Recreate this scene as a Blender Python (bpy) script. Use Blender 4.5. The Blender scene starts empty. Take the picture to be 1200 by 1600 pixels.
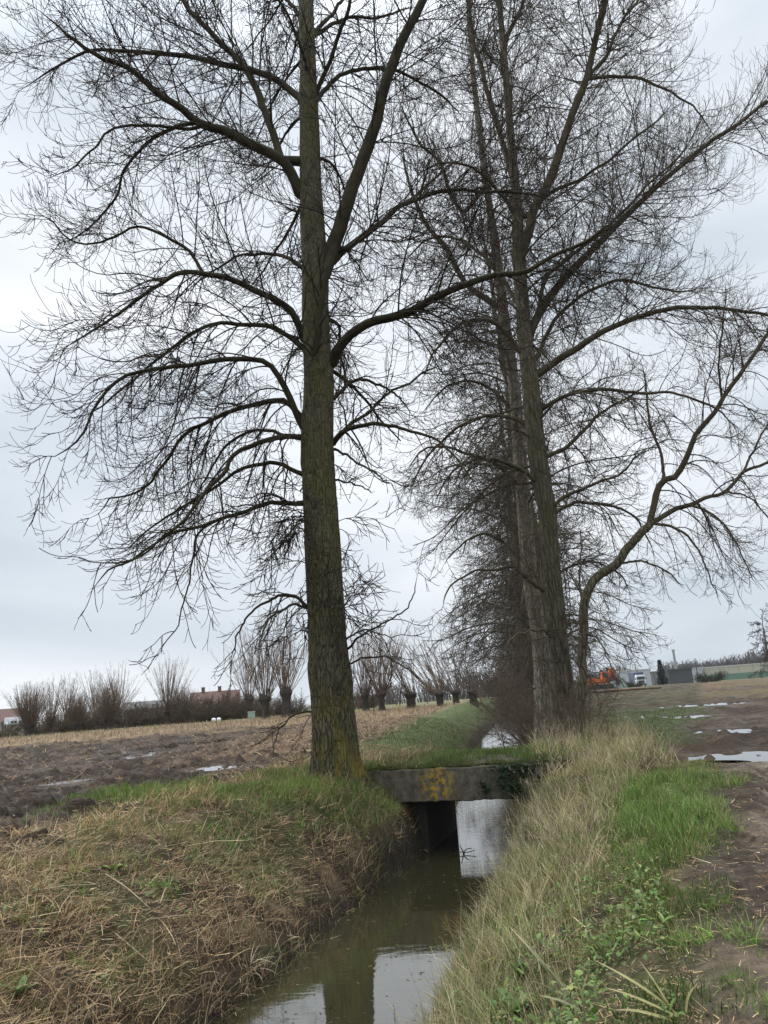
import bpy, math, random, zlib
import numpy as np
from mathutils import Matrix, Vector
rng = np.random.default_rng(7); random.seed(7)
S = bpy.context.scene
C = S.collection
rad = math.radians

# ------------------------------------------------------------------ camera
F = 1190.0; ROLL = rad(4.26); PITCH = rad(13.76)
EYE = np.array([0.0, 0.0, 1.5])
FWD = np.array([0, math.cos(PITCH), math.sin(PITCH)])
_r0 = np.array([1.0, 0, 0]); _u0 = np.cross(_r0, FWD)
RT = _r0*math.cos(ROLL) - _u0*math.sin(ROLL)
UP = _u0*math.cos(ROLL) + _r0*math.sin(ROLL)
cam = bpy.data.cameras.new('camera'); co = bpy.data.objects.new('camera', cam); C.objects.link(co)
cam.sensor_fit = 'VERTICAL'; cam.sensor_height = 36; cam.lens = 36*F/1600
cam.clip_start = 0.05; cam.clip_end = 6000
M = Matrix.Identity(4)
for i in range(3):
    M[i][0] = RT[i]; M[i][1] = UP[i]; M[i][2] = -FWD[i]; M[i][3] = EYE[i]
co.matrix_world = M
S.camera = co

# ------------------------------------------------------------------ world, sun, exposure
SUN_EL, SUN_AZ = rad(48), rad(-50)       # azimuth from +Y towards +X
w = bpy.data.worlds.new('World'); S.world = w; w.use_nodes = True
nt = w.node_tree; nt.nodes.clear()
def N(t, tree=None, **k):
    n = (tree or nt).nodes.new(t)
    for a, b in k.items(): setattr(n, a, b)
    return n
sky = N('ShaderNodeTexSky', sky_type='NISHITA', sun_disc=False, sun_elevation=SUN_EL, sun_rotation=SUN_AZ)
tc = N('ShaderNodeTexCoord'); mp = N('ShaderNodeMapping'); mp.inputs['Scale'].default_value = (1.0, 1.0, 3.4)
mp.inputs['Location'].default_value = (1.35, 0.6, 0.2)
nz = N('ShaderNodeTexNoise'); nz.inputs['Scale'].default_value = 1.5; nz.inputs['Detail'].default_value = 5; nz.inputs['Roughness'].default_value = .45; nz.inputs['Distortion'].default_value = .35
rp = N('ShaderNodeValToRGB')
rp.color_ramp.elements[0].position = .33; rp.color_ramp.elements[0].color = (.43, .485, .54, 1)
rp.color_ramp.elements[1].position = .66; rp.color_ramp.elements[1].color = (.72, .745, .78, 1)
sep = N('ShaderNodeSeparateXYZ')
zr = N('ShaderNodeMapRange'); zr.inputs['From Min'].default_value = -.05; zr.inputs['From Max'].default_value = .7
zr.inputs['To Min'].default_value = 1.05; zr.inputs['To Max'].default_value = 1.16
mul = N('ShaderNodeVectorMath', operation='SCALE'); mul2 = N('ShaderNodeVectorMath', operation='SCALE'); mul2.inputs['Scale'].default_value = 10.0
mx = N('ShaderNodeMix', data_type='RGBA'); mx.inputs['Factor'].default_value = .97
bg = N('ShaderNodeBackground'); bg.inputs['Strength'].default_value = .1
out = N('ShaderNodeOutputWorld')
L = nt.links.new
L(tc.outputs['Generated'], mp.inputs['Vector']); L(mp.outputs[0], nz.inputs['Vector']); L(nz.outputs['Fac'], rp.inputs['Fac'])
# overcast: the sky overhead is brighter than near the horizon
z2 = N('ShaderNodeMapRange', interpolation_type='SMOOTHSTEP'); z2.inputs['From Min'].default_value = .66; z2.inputs['From Max'].default_value = .98; z2.inputs['To Min'].default_value = 0; z2.inputs['To Max'].default_value = 4.6
zs = N('ShaderNodeMath', operation='ADD')
L(tc.outputs['Generated'], sep.inputs[0]); L(sep.outputs['Z'], zr.inputs['Value']); L(sep.outputs['Z'], z2.inputs['Value']); L(zr.outputs[0], zs.inputs[0]); L(z2.outputs[0], zs.inputs[1])
L(rp.outputs['Color'], mul.inputs[0]); L(zs.outputs[0], mul.inputs['Scale']); L(mul.outputs[0], mul2.inputs[0])
L(sky.outputs[0], mx.inputs[6]); L(mul2.outputs[0], mx.inputs[7]); L(mx.outputs[2], bg.inputs['Color']); L(bg.outputs[0], out.inputs[0])
sl = bpy.data.lights.new('sun', 'SUN'); sl.energy = 1.5; sl.angle = rad(40); sl.color = (1, .95, .87)
so = bpy.data.objects.new('sun', sl); C.objects.link(so)
so.rotation_euler = (rad(90)-SUN_EL, 0, math.pi - SUN_AZ)
S.view_settings.view_transform = 'Standard'; S.view_settings.look = 'None'
S.view_settings.exposure = 0.4; S.view_settings.gamma = 1
S.cycles.use_denoising = True; S.cycles.denoiser = 'OPENIMAGEDENOISE'; S.cycles.denoising_input_passes = 'RGB_ALBEDO_NORMAL'; S.cycles.denoising_prefilter = 'NONE'
S.cycles.max_bounces = 6; S.cycles.diffuse_bounces = 3; S.cycles.glossy_bounces = 3
S.cycles.transparent_max_bounces = 4; S.cycles.caustics_reflective = False; S.cycles.caustics_refractive = False

# ------------------------------------------------------------------ helpers
def aty(px, py, Y):
    """point of the plane y=Y seen at photo pixel (px,py)"""
    d = FWD + RT*((px-600)/F) + UP*((800-py)/F)
    return EYE + d*(Y/d[1])
def onz(px, py, z):
    d = FWD + RT*((px-600)/F) + UP*((800-py)/F)
    return EYE + d*((z-EYE[2])/d[2])
def depth(p): return (np.asarray(p)-EYE) @ FWD
def _hash(ix, iy, seed):
    h = (ix.astype(np.int64)*374761393 + iy.astype(np.int64)*668265263 + seed*144665) & 0xffffffff
    h = ((h ^ (h >> 13))*1274126177) & 0xffffffff
    return ((h ^ (h >> 16)) & 0xffff)/65535.0
def vnoise(x, y, seed=0):
    x = np.asarray(x, float); y = np.asarray(y, float)
    ix = np.floor(x); iy = np.floor(y); fx = x-ix; fy = y-iy
    fx = fx*fx*(3-2*fx); fy = fy*fy*(3-2*fy)
    a = _hash(ix, iy, seed); b = _hash(ix+1, iy, seed); c = _hash(ix, iy+1, seed); d = _hash(ix+1, iy+1, seed)
    return (a*(1-fx)+b*fx)*(1-fy) + (c*(1-fx)+d*fx)*fy
def fbm(x, y, octs=4, seed=0, gain=.5):
    s = 0; a = 1; t = 0
    for o in range(octs):
        s = s + a*vnoise(x*2**o + 17.3*o, y*2**o - 9.1*o, seed+o); t += a; a *= gain
    return s/t
def sstep(a, b, x):
    t = np.clip((np.asarray(x, float)-a)/(b-a), 0, 1); return t*t*(3-2*t)

def mesh_np(name, V, Q, mat=None, col=None, smooth=True):
    """mesh from numpy verts and a list of (faces, n) arrays"""
    me = bpy.data.meshes.new(name)
    V = np.asarray(V, np.float32); 
    Q = [np.asarray(q, np.int32) for q in (Q if isinstance(Q, list) else [Q]) if len(q)]
    me.vertices.add(len(V)); me.vertices.foreach_set('co', V.ravel())
    loops = np.concatenate([q.ravel() for q in Q]); tot = np.concatenate([np.full(len(q), q.shape[1], np.int32) for q in Q])
    me.loops.add(len(loops)); me.loops.foreach_set('vertex_index', loops)
    me.polygons.add(len(tot)); st = np.concatenate([[0], np.cumsum(tot)[:-1]]).astype(np.int32)
    me.polygons.foreach_set('loop_start', st)
    try: me.polygons.foreach_set('loop_total', tot)
    except Exception: pass
    if smooth: me.polygons.foreach_set('use_smooth', np.ones(len(tot), bool))
    if col is not None:
        at = me.color_attributes.new('Col', 'FLOAT_COLOR', 'POINT')
        c4 = np.ones((len(V), 4), np.float32); c4[:, :3] = col; at.data.foreach_set('color', c4.ravel())
    me.update(calc_edges=True)
    if mat: me.materials.append(mat)
    return me
def link(name, me, parent=None, loc=None):
    o = bpy.data.objects.new(name, me); C.objects.link(o)
    if parent: o.parent = parent
    if loc is not None: o.location = loc
    return o
def tag(o, label=None, cat=None, group=None, kind=None):
    if label: o['label'] = label
    if cat: o['category'] = cat
    if group: o['group'] = group
    if kind: o['kind'] = kind
    return o
def thing(name, label, cat, loc=(0, 0, 0), rz=0, group=None):
    o = bpy.data.objects.new(name, None); C.objects.link(o); o.location = loc; o.rotation_euler = (0, 0, rz)
    o.empty_display_size = .2
    return tag(o, label, cat, group)
def copy_tree(o, parent=None):
    c = o.copy(); C.objects.link(c)
    if parent: c.parent = parent
    for ch in list(o.children): copy_tree(ch, c)
    return c

def tubes(P, R, sides):
    """P (N,K,3) R (N,K) -> verts, quads"""
    P = np.asarray(P, float); n, k, _ = P.shape
    T = np.gradient(P, axis=1); T /= np.linalg.norm(T, axis=2, keepdims=True)+1e-9
    m = P[:, -1]-P[:, 0]; m /= np.linalg.norm(m, axis=1, keepdims=True)+1e-9
    ax = np.argmin(np.abs(m), axis=1); ref = np.zeros((n, 3)); ref[np.arange(n), ax] = 1
    a = np.cross(T, ref[:, None, :]); a /= np.linalg.norm(a, axis=2, keepdims=True)+1e-9
    b = np.cross(T, a)
    th = np.arange(sides)*2*math.pi/sides
    V = P[:, :, None, :] + np.asarray(R)[:, :, None, None]*(a[:, :, None, :]*np.cos(th)[None, None, :, None] + b[:, :, None, :]*np.sin(th)[None, None, :, None])
    base = (np.arange(n)*k*sides)[:, None, None]; j = (np.arange(k-1)*sides)[None, :, None]; i = np.arange(sides)[None, None, :]; i2 = (i+1) % sides
    Q = np.stack([base+j+i, base+j+i2, base+j+sides+i2, base+j+sides+i], -1).reshape(-1, 4)
    return V.reshape(-1, 3), Q
def merge(parts):
    Vs, Qs, o = [], [], 0
    for V, Q in parts:
        Vs.append(V); Qs.append(np.asarray(Q)+o); o += len(V)
    return np.concatenate(Vs), [q for q in Qs]
def spline(pts, k):
    """Catmull-Rom resample of control points to k points by arc length"""
    p = np.asarray(pts, float)
    if len(p) == 2: return p[0]+(p[1]-p[0])*np.linspace(0, 1, k)[:, None]
    q = np.vstack([2*p[0]-p[1], p, 2*p[-1]-p[-2]]); o = []
    for i in range(1, len(q)-2):
        for t in np.linspace(0, 1, 12, endpoint=False):
            a, b, c, d = q[i-1], q[i], q[i+1], q[i+2]
            o.append(.5*((2*b)+(c-a)*t+(2*a-5*b+4*c-d)*t*t+(3*b-a-3*c+d)*t**3))
    o.append(p[-1]); o = np.array(o)
    s = np.concatenate([[0], np.cumsum(np.linalg.norm(np.diff(o, axis=0)[:, :3], axis=1))]); u = np.linspace(0, s[-1], k)
    return np.stack([np.interp(u, s, o[:, c]) for c in range(o.shape[1])], 1)

class MB:
    """collects simple shapes into one mesh"""
    def __init__(s): s.v = []; s.f = []
    def add(s, V, Fc):
        o = len(s.v); s.v += [tuple(map(float, v)) for v in V]; s.f += [tuple(i+o for i in f) for f in Fc]; return s
    def box(s, x0, y0, z0, x1, y1, z1, ch=0):
        V = [(x0, y0, z0), (x1, y0, z0), (x1, y1, z0), (x0, y1, z0), (x0, y0, z1), (x1, y0, z1), (x1, y1, z1), (x0, y1, z1)]
        return s.add(V, [(3, 2, 1, 0), (4, 5, 6, 7), (0, 1, 5, 4), (1, 2, 6, 5), (2, 3, 7, 6), (3, 0, 4, 7)])
    def prism(s, prof, y0, y1):
        """profile in xz extruded along y"""
        n = len(prof); V = [(x, y0, z) for x, z in prof]+[(x, y1, z) for x, z in prof]
        return s.add(V, [tuple(range(n)), tuple(range(2*n-1, n-1, -1))]+[(i, i+n, (i+1) % n+n, (i+1) % n) for i in range(n)])
    def tube(s, pts, r, sides=8):
        P = np.array(pts, float)[None]; R = np.array(r if hasattr(r, '__len__') else [r]*len(pts), float)[None]
        V, Q = tubes(P, R, sides); o = len(s.v); s.add(V, Q.tolist())
        k = len(pts); s.f.append(tuple(o+i for i in range(sides))[::-1]); s.f.append(tuple(o+(k-1)*sides+i for i in range(sides))); return s
    def cyl(s, c, axis, r, h, sides=16):
        c = np.array(c, float); a = np.array(axis, float); return s.tube([c-a*h/2, c+a*h/2], r, sides)
    def xf(s, m):
        s.v = [tuple(m @ Vector(v)) for v in s.v]; return s
    def build(s, name, mat, parent=None, loc=None, smooth=False):
        me = bpy.data.meshes.new(name); me.from_pydata(s.v, [], s.f); me.update()
        me.materials.append(mat)
        if smooth: me.polygons.foreach_set('use_smooth', [True]*len(me.polygons))
        return link(name, me, parent, loc)

# ------------------------------------------------------------------ materials
def mat(name, col=None, rough=.8, attr=False, var=.35, scale=4., bump=0., bscale=20., spec=.5, metal=0., stretch=(1, 1, 1), col2=None, trans=0., coords='Object', detail=6):
    m = bpy.data.materials.new(name); m.use_nodes = True; t = m.node_tree; p = t.nodes['Principled BSDF']; l = t.links.new
    p.inputs['Roughness'].default_value = rough; p.inputs['Specular IOR Level'].default_value = spec; p.inputs['Metallic'].default_value = metal
    c = N('ShaderNodeTexCoord', t); mpn = N('ShaderNodeMapping', t); mpn.inputs['Scale'].default_value = stretch; l(c.outputs[coords], mpn.inputs[0])
    n = N('ShaderNodeTexNoise', t); n.inputs['Scale'].default_value = scale; n.inputs['Detail'].default_value = detail; n.inputs['Roughness'].default_value = .62; l(mpn.outputs[0], n.inputs['Vector'])
    mr = N('ShaderNodeMapRange', t); mr.inputs['From Min'].default_value = .3; mr.inputs['From Max'].default_value = .7
    l(n.outputs['Fac'], mr.inputs['Value'])
    if attr:
        a = N('ShaderNodeAttribute', t); a.attribute_name = 'Col'; src = a.outputs['Color']
        mr.inputs['To Min'].default_value = 1-var; mr.inputs['To Max'].default_value = 1+var
        v = N('ShaderNodeVectorMath', t, operation='SCALE'); l(src, v.inputs[0]); l(mr.outputs[0], v.inputs['Scale']); o = v.outputs[0]
    else:
        mxn = N('ShaderNodeMix', t, data_type='RGBA'); c2 = col2 or tuple(x*(1-var) for x in col)
        l(mr.outputs[0], mxn.inputs['Factor']); mxn.inputs[6].default_value = (*c2, 1); mxn.inputs[7].default_value = (*col, 1); o = mxn.outputs[2]
    l(o, p.inputs['Base Color'])
    if bump:
        n2 = N('ShaderNodeTexNoise', t); n2.inputs['Scale'].default_value = bscale; n2.inputs['Detail'].default_value = 5; l(mpn.outputs[0], n2.inputs['Vector'])
        b = N('ShaderNodeBump', t); b.inputs['Strength'].default_value = bump; b.inputs['Distance'].default_value = .05; l(n2.outputs['Fac'], b.inputs['Height']); l(b.outputs[0], p.inputs['Normal'])
    if trans:
        tr = N('ShaderNodeBsdfTranslucent', t); ms = N('ShaderNodeMixShader', t); ms.inputs[0].default_value = trans
        l(o, tr.inputs['Color']); l(p.outputs[0], ms.inputs[1]); l(tr.outputs[0], ms.inputs[2]); l(ms.outputs[0], t.nodes['Material Output'].inputs['Surface'])
    return m
def bark_mat(name, dark, mid, moss, lichen, lich_h=2.2, lich_amt=.55, ridge=9.):
    """furrowed bark: vertical ridges, algae clouds, yellow lichen near the foot"""
    m = bpy.data.materials.new(name); m.use_nodes = True; t = m.node_tree; p = t.nodes['Principled BSDF']; l = t.links.new
    p.inputs['Roughness'].default_value = .9; p.inputs['Specular IOR Level'].default_value = .25
    c = N('ShaderNodeTexCoord', t)
    def noise(sc, st, det=6, dist=0.):
        mpn = N('ShaderNodeMapping', t); mpn.inputs['Scale'].default_value = st; l(c.outputs['Object'], mpn.inputs[0])
        n = N('ShaderNodeTexNoise', t); n.inputs['Scale'].default_value = sc; n.inputs['Detail'].default_value = det; n.inputs['Roughness'].default_value = .65; n.inputs['Distortion'].default_value = dist
        l(mpn.outputs[0], n.inputs['Vector']); return n.outputs['Fac']
    def ramp(src, a, b, lo=0., hi=1.):
        r = N('ShaderNodeMapRange', t); r.inputs['From Min'].default_value = a; r.inputs['From Max'].default_value = b; r.inputs['To Min'].default_value = lo; r.inputs['To Max'].default_value = hi
        l(src, r.inputs['Value']); return r.outputs[0]
    def mixc(f, a, b):
        x = N('ShaderNodeMix', t, data_type='RGBA'); l(f, x.inputs['Factor'])
        for i, v in ((6, a), (7, b)):
            if isinstance(v, tuple): x.inputs[i].default_value = (*v, 1)
            else: l(v, x.inputs[i])
        return x.outputs[2]
    mpv = N('ShaderNodeMapping', t); mpv.inputs['Scale'].default_value = (1, 1, .16); l(c.outputs['Object'], mpv.inputs[0])
    wn = N('ShaderNodeTexNoise', t); wn.inputs['Scale'].default_value = 6; wn.inputs['Detail'].default_value = 4; l(mpv.outputs[0], wn.inputs['Vector'])
    wa = N('ShaderNodeVectorMath', t, operation='MULTIPLY_ADD'); wa.inputs[1].default_value = (.12, .12, .12); l(wn.outputs['Color'], wa.inputs[0]); l(mpv.outputs[0], wa.inputs[2])
    vo = N('ShaderNodeTexVoronoi', t, feature='DISTANCE_TO_EDGE'); vo.inputs['Scale'].default_value = ridge; l(wa.outputs[0], vo.inputs['Vector'])
    s0 = N('ShaderNodeSeparateXYZ', t); l(c.outputs['Object'], s0.inputs[0])
    fine = noise(ridge*2.2, (1, 1, .3), 7, .4)
    fis = ramp(vo.outputs['Distance'], .0, .16)
    lowk = ramp(s0.outputs['Z'], 1.5, 7., .9, .25)
    fm = N('ShaderNodeMath', t, operation='MULTIPLY'); l(ramp(vo.outputs['Distance'], .0, .13, 1, 0), fm.inputs[0]); l(lowk, fm.inputs[1])
    base = mixc(ramp(fine, .38, .62), tuple((d_*.6+m_*.4) for d_, m_ in zip(dark, mid)), mid)
    base = mixc(ramp(noise(1.1, (1, 1, .5)), .38, .62, 0, .9), base, moss)
    base = mixc(ramp(noise(5.5, (1, 1, .5), 5), .56, .66, 0, .75), base, tuple(d_*1.4 for d_ in dark))
    base = mixc(ramp(noise(8., (1, 1, .7), 4), .60, .70, 0, .7), base, tuple(min(1, m_*1.55) for m_ in mid))
    base = mixc(fm.outputs[0], base, dark)
    hh_ = N('ShaderNodeMath', t, operation='MULTIPLY_ADD'); l(fis, hh_.inputs[0]); hh_.inputs[1].default_value = .8; l(fine, hh_.inputs[2]); rid = hh_.outputs[0]
    cross = noise(3.2, (.35, .35, 3.5), 4)
    base = mixc(ramp(cross, .60, .68, 0, .65), base, dark)
    if lich_amt:
        s = N('ShaderNodeSeparateXYZ', t); l(c.outputs['Object'], s.inputs[0])
        hgt = ramp(s.outputs['Z'], .2, lich_h, 1, 0)
        pat = ramp(noise(3.1, (1, 1, .45), 8), .47, .60)
        mm = N('ShaderNodeMath', t, operation='MULTIPLY'); l(hgt, mm.inputs[0]); l(pat, mm.inputs[1])
        m2 = N('ShaderNodeMath', t, operation='MULTIPLY'); l(mm.outputs[0], m2.inputs[0]); m2.inputs[1].default_value = lich_amt
        base = mixc(m2.outputs[0], base, lichen)
    l(base, p.inputs['Base Color'])
    b = N('ShaderNodeBump', t); b.inputs['Strength'].default_value = 1.; b.inputs['Distance'].default_value = .06; l(rid, b.inputs['Height']); l(b.outputs[0], p.inputs['Normal'])
    return m

M_bark = bark_mat('bark_main', (.030, .026, .017), (.185, .165, .108), (.120, .118, .040), (.27, .21, .03), ridge=19.)
M_bark2 = bark_mat('bark_far', (.042, .036, .025), (.195, .172, .125), (.115, .108, .055), (.2, .17, .05), 1.5, .2)
M_barkpale = bark_mat('bark_pale', (.09, .075, .06), (.36, .32, .26), (.2, .175, .12), (.2, .17, .05), 1.5, .2)
M_limb = mat('limb_bark', (.056, .051, .025), .9, var=.5, scale=3, spec=.2, col2=(.022, .018, .012), bump=.5, bscale=30)
M_twig = mat('twig_bark', (.040, .030, .021), .85, var=.4, scale=1.5, spec=.2, col2=(.028, .021, .015))
M_limb2 = mat('limb_bark_brown', (.105, .092, .056), .9, var=.45, scale=3, spec=.2, col2=(.05, .042, .026), bump=.5, bscale=30)
M_twig2 = mat('twig_bark_brown', (.092, .074, .053), .85, var=.4, scale=1.2, spec=.2, col2=(.052, .043, .031))
M_willow = mat('willow_twig', (.17, .118, .082), .85, var=.35, scale=.8, spec=.2)
M_willowtrunk = mat('willow_trunk', (.062, .050, .040), .9, var=.5, scale=4, bump=.8, bscale=14, spec=.2)
M_blade = mat('blade', attr=True, rough=.7, var=.12, scale=3, trans=.25, spec=.3)
M_leaf = mat('weed_leaf', attr=True, rough=.5, var=.25, scale=14, trans=.2, spec=.4)
M_conc = None

# ------------------------------------------------------------------ terrain
WZ = -1.57
_cy = np.array([-60, -5, 3, 8.5, 12, 16, 19, 25, 35, 45, 56, 85, 150, 400.])
_cx = np.array([-24, -5.0, -2.65, -1.0, -.12, 1.0, 1.95, 3.0, 4.2, 5.35, 7.1, 12.0, 23, 64.])
_yy = np.linspace(-60, 400, 4601); _xx = np.interp(_yy, _cy, _cx)
_kr = np.exp(-.5*(np.arange(-40, 41)/14.)**2); _kr /= _kr.sum()
_xs = np.convolve(np.pad(_xx, 40, mode='edge'), _kr, 'valid'); _ds = np.gradient(_xs, _yy)
def cxf(y): return np.interp(y, _yy, _xs)
def ditch(x, y):
    y = np.asarray(y, float); ca = 1/np.sqrt(1+np.interp(y, _yy, _ds)**2)
    s = (np.asarray(x, float)-cxf(y))*ca
    wob = .16*(fbm(y*.9, y*0+3.1, 3, 5)-.5)
    wl = np.interp(y, [6, 14, 17, 22, 60], [1.12, .95, .85, 1.2, 1.35])+wob
    wr = np.interp(y, [6, 14, 17, 22, 60], [1.1, 1.05, .95, 1.2, 1.2])-wob
    return s, -s-wl, s-wr
def prof(d, pts):
    a = np.array(pts); return np.interp(d, a[:, 0], a[:, 1])
PL_near = [(-.9, -2.0), (0, -1.62), (.12, -1.40), (.45, -1.08), (1.2, -.66), (2.2, -.30), (3.4, -.10), (5, -.05), (7, 0)]
PL_br = [(-.9, -2.0), (0, -1.62), (.06, -1.15), (.24, -.72), (.6, -.42), (1.0, -.12), (1.45, .05), (2.4, .07), (5, 0)]
PL_far = [(-.9, -2.0), (0, -1.62), (.25, -1.2), (1.0, -.55), (1.7, -.1), (2.4, .05), (5, .06)]
PR_near = [(-.9, -2.0), (0, -1.62), (.2, -1.32), (.7, -.92), (1.4, -.5), (2.1, -.16), (2.7, 0), (5, 0)]
PR_br = [(-.9, -2.0), (0, -1.62), (.15, -1.25), (.5, -.7), (.9, -.2), (1.5, .02), (2.5, .05), (5, 0)]
PUD = [  # x, y, rx, ry, angle, label
    (6.4, 15.0, .85, 1.0, 0, 'largest rain puddle with clods in it, at the end of the muddy track'),
    (5.5, 14.35, .45, .35, .3, 'small puddle beside the bright green grass, left of the largest puddle'),
    (9.0, 22.0, .8, 1.0, 0, 'narrow puddle in the mud just beyond the largest puddle'),
    (10.7, 32.6, .8, 3.2, -.25, 'elongated slanting puddle in the middle of the muddy track'),
    (15.6, 40.5, 1.8, 2.6, 0, 'wide puddle far out on the muddy right field, ring of water round a clod'),
    (13.3, 52., 1.2, 3.2, 0, 'farthest small puddle on the right, beside the dark mud heap'),
    (-10.2, 29.0, .9, 3.0, .22, 'slanting puddle in the ruts of the ploughed field, lower end'),
    (-11.0, 36.0, 1.3, 4.8, .12, 'long bright strip of water in the ruts of the ploughed field'),
    (-8.9, 38.8, .7, 2.6, 0, 'short pale puddle near the stubble, right of the long water strip'),
    (-8.3, 19.5, .4, .6, .2, 'dull puddle at the near edge of the ploughed mud'),
    (-4.7, 20.8, .7, .7, 0, 'grey puddle between the ploughed mud and the main trunk'),
]
def far_z(x, y): return np.interp(np.hypot(x, y), [0, 38, 75, 120, 260, 600, 1500], [0, 0, .5, .5, -.5, -2.4, -2.4])
def puddles(x, y):
    """inside-puddle weight, wide weight and water level of the nearest puddle"""
    r = np.zeros_like(x); w_ = np.zeros_like(x); zt = np.zeros_like(x); nn = 1.5*(fbm(x*2.1, y*1.5, 4, 61)-.5)
    for (a, b, rx, ry, an, _) in PUD:
        dx = x-a; dy = y-b; u = dx*math.cos(an)-dy*math.sin(an); v = dx*math.sin(an)+dy*math.cos(an)
        q0 = np.sqrt((u/rx)**2+(v/ry)**2); q = q0+nn; p = 1-sstep(.75, 1.2, q); pw = 1-sstep(1.3, 2.1, q0)
        zt = np.where(pw > w_, float(far_z(a, b))-.008+.118*(a < 0)+.04*(a < -9.5), zt); r = np.maximum(r, p); w_ = np.maximum(w_, pw)
    return r, w_, zt
def pudf(x, y): return puddles(x, y)[0]
_py = [-20, 0, 3.85, 5.9, 7.5, 10, 12.4, 14, 18, 25, 33, 45, 70, 130]; _pxl = [-.5, .85, 1.3, 2.1, 2.7, 3.8, 4.9, 5.5, 5.4, 8.6, 12, 17, 27, 50]
def path_l(y): return np.interp(y, _py, _pxl)
def zones(x, y):
    s, dl, dr = ditch(x, y); n1 = fbm(x*.8, y*.8, 4, 11); n2 = fbm(x*.25, y*.25, 3, 23)
    e = np.interp(y, [5, 11, 14, 18, 22, 40], [4.6, 3.7, 3.6, 3.1, 3.2, 3.0])
    field = sstep(-.5, .6, dl-e+(n1-.5)*2.2)                              # left field
    path = sstep(-.35, .35, x-path_l(y)+(n1-.5)*.9)*(dr > 0)
    return s, dl, dr, field, path, n1, n2
def height(x, y, fine=True):
    x = np.asarray(x, float); y = np.asarray(y, float)
    s, dl, dr, field, path, n1, n2 = zones(x, y)
    kb = sstep(12.2, 15.2, y)*(1-sstep(20, 23.5, y)); kf = sstep(19.5, 23, y)
    zl = prof(dl, PL_near)*(1-np.maximum(kb, kf)) + prof(dl, PL_br)*np.where(kb+kf > 0, kb/np.maximum(kb+kf, 1e-6), 0)*np.maximum(kb, kf) + prof(dl, PL_far)*np.where(kb+kf > 0, kf/np.maximum(kb+kf, 1e-6), 0)*np.maximum(kb, kf)
    kb2 = sstep(11, 15, y)
    zr = prof(dr, PR_near)*(1-kb2) + prof(dr, PR_br)*kb2
    z = np.where(s < 0, zl, zr)
    r = np.hypot(x, y)
    far = np.interp(r, [0, 38, 75, 120, 260, 600, 1500], [0, 0, .5, .5, -.5, -2.4, -2.4])
    wgt = sstep(-.2, 3.0, np.maximum(dl, dr))
    z = z + far*wgt
    bank = sstep(0.05, .5, np.maximum(dl, dr))
    bk = 1-np.maximum(field, path); z = z + bank*((fbm(x*1.3, y*1.3, 4, 31)-.5)*(.05+.15*bk) + (fbm(x*5, y*5, 3, 41)-.5)*.07*bk)
    if fine:
        p, pw, pz = puddles(x, y)
        clod = fbm(x*1.9, y*1.9, 5, 51, .62); clod = 1-np.abs(2*clod-1)*2.4; cl2 = np.maximum(0, fbm(x*3.1+8, y*3.1, 3, 57, .6)-.52); cl3 = np.maximum(0, vnoise(x*6.3+8, y*6.3, 58)-.62)*vnoise(x*1.3, y*1.3, 59)
        rut = np.sin((x+.06*y+1.3*(n2-.5))*3.4)
        z = z + field*(1-sstep(48, 66, r))*(clod*.15+cl2*.5+cl3*.35+rut*.04-.10)*(1-.9*pw)
        pr = path*((fbm(x*1.2, y*1.0, 3, 71)-.5)*.10+(fbm(x*6, y*6, 3, 81)-.5)*.06+.022*np.sin((x-.36*y)*7+n1*5)-.07*np.exp(-((x-path_l(y)-.75+.3*(n1-.5))/.16)**2)-.07*np.exp(-((x-path_l(y)-2.3+.3*(n1-.5))/.17)**2)+.05*np.exp(-((x-path_l(y)-1.05)/.14)**2))*(1-.8*pw)
        rough2 = path*sstep(13, 17, y)*(1-sstep(60, 90, r))*((fbm(x*1.7, y*1.7, 5, 91, .65)-.5)*.10+(fbm(x*5., y*5., 3, 92, .65)-.5)*.15+.05*np.sin((x-.32*y)*4.2+n1*3))*(1-.85*pw)
        z = z + pr + rough2 + path*(1-sstep(9, 15, r))*((fbm(x*11, y*11, 3, 83, .7)-.5)*.075+np.maximum(0, vnoise(x*9, y*9, 84)-.75)*.17)
        z = z + .86*pw*(pz-z) - .062*p + p*np.maximum(0, vnoise(x*4.5, y*3.5, 63)-.72)*.45
    return z

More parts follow.
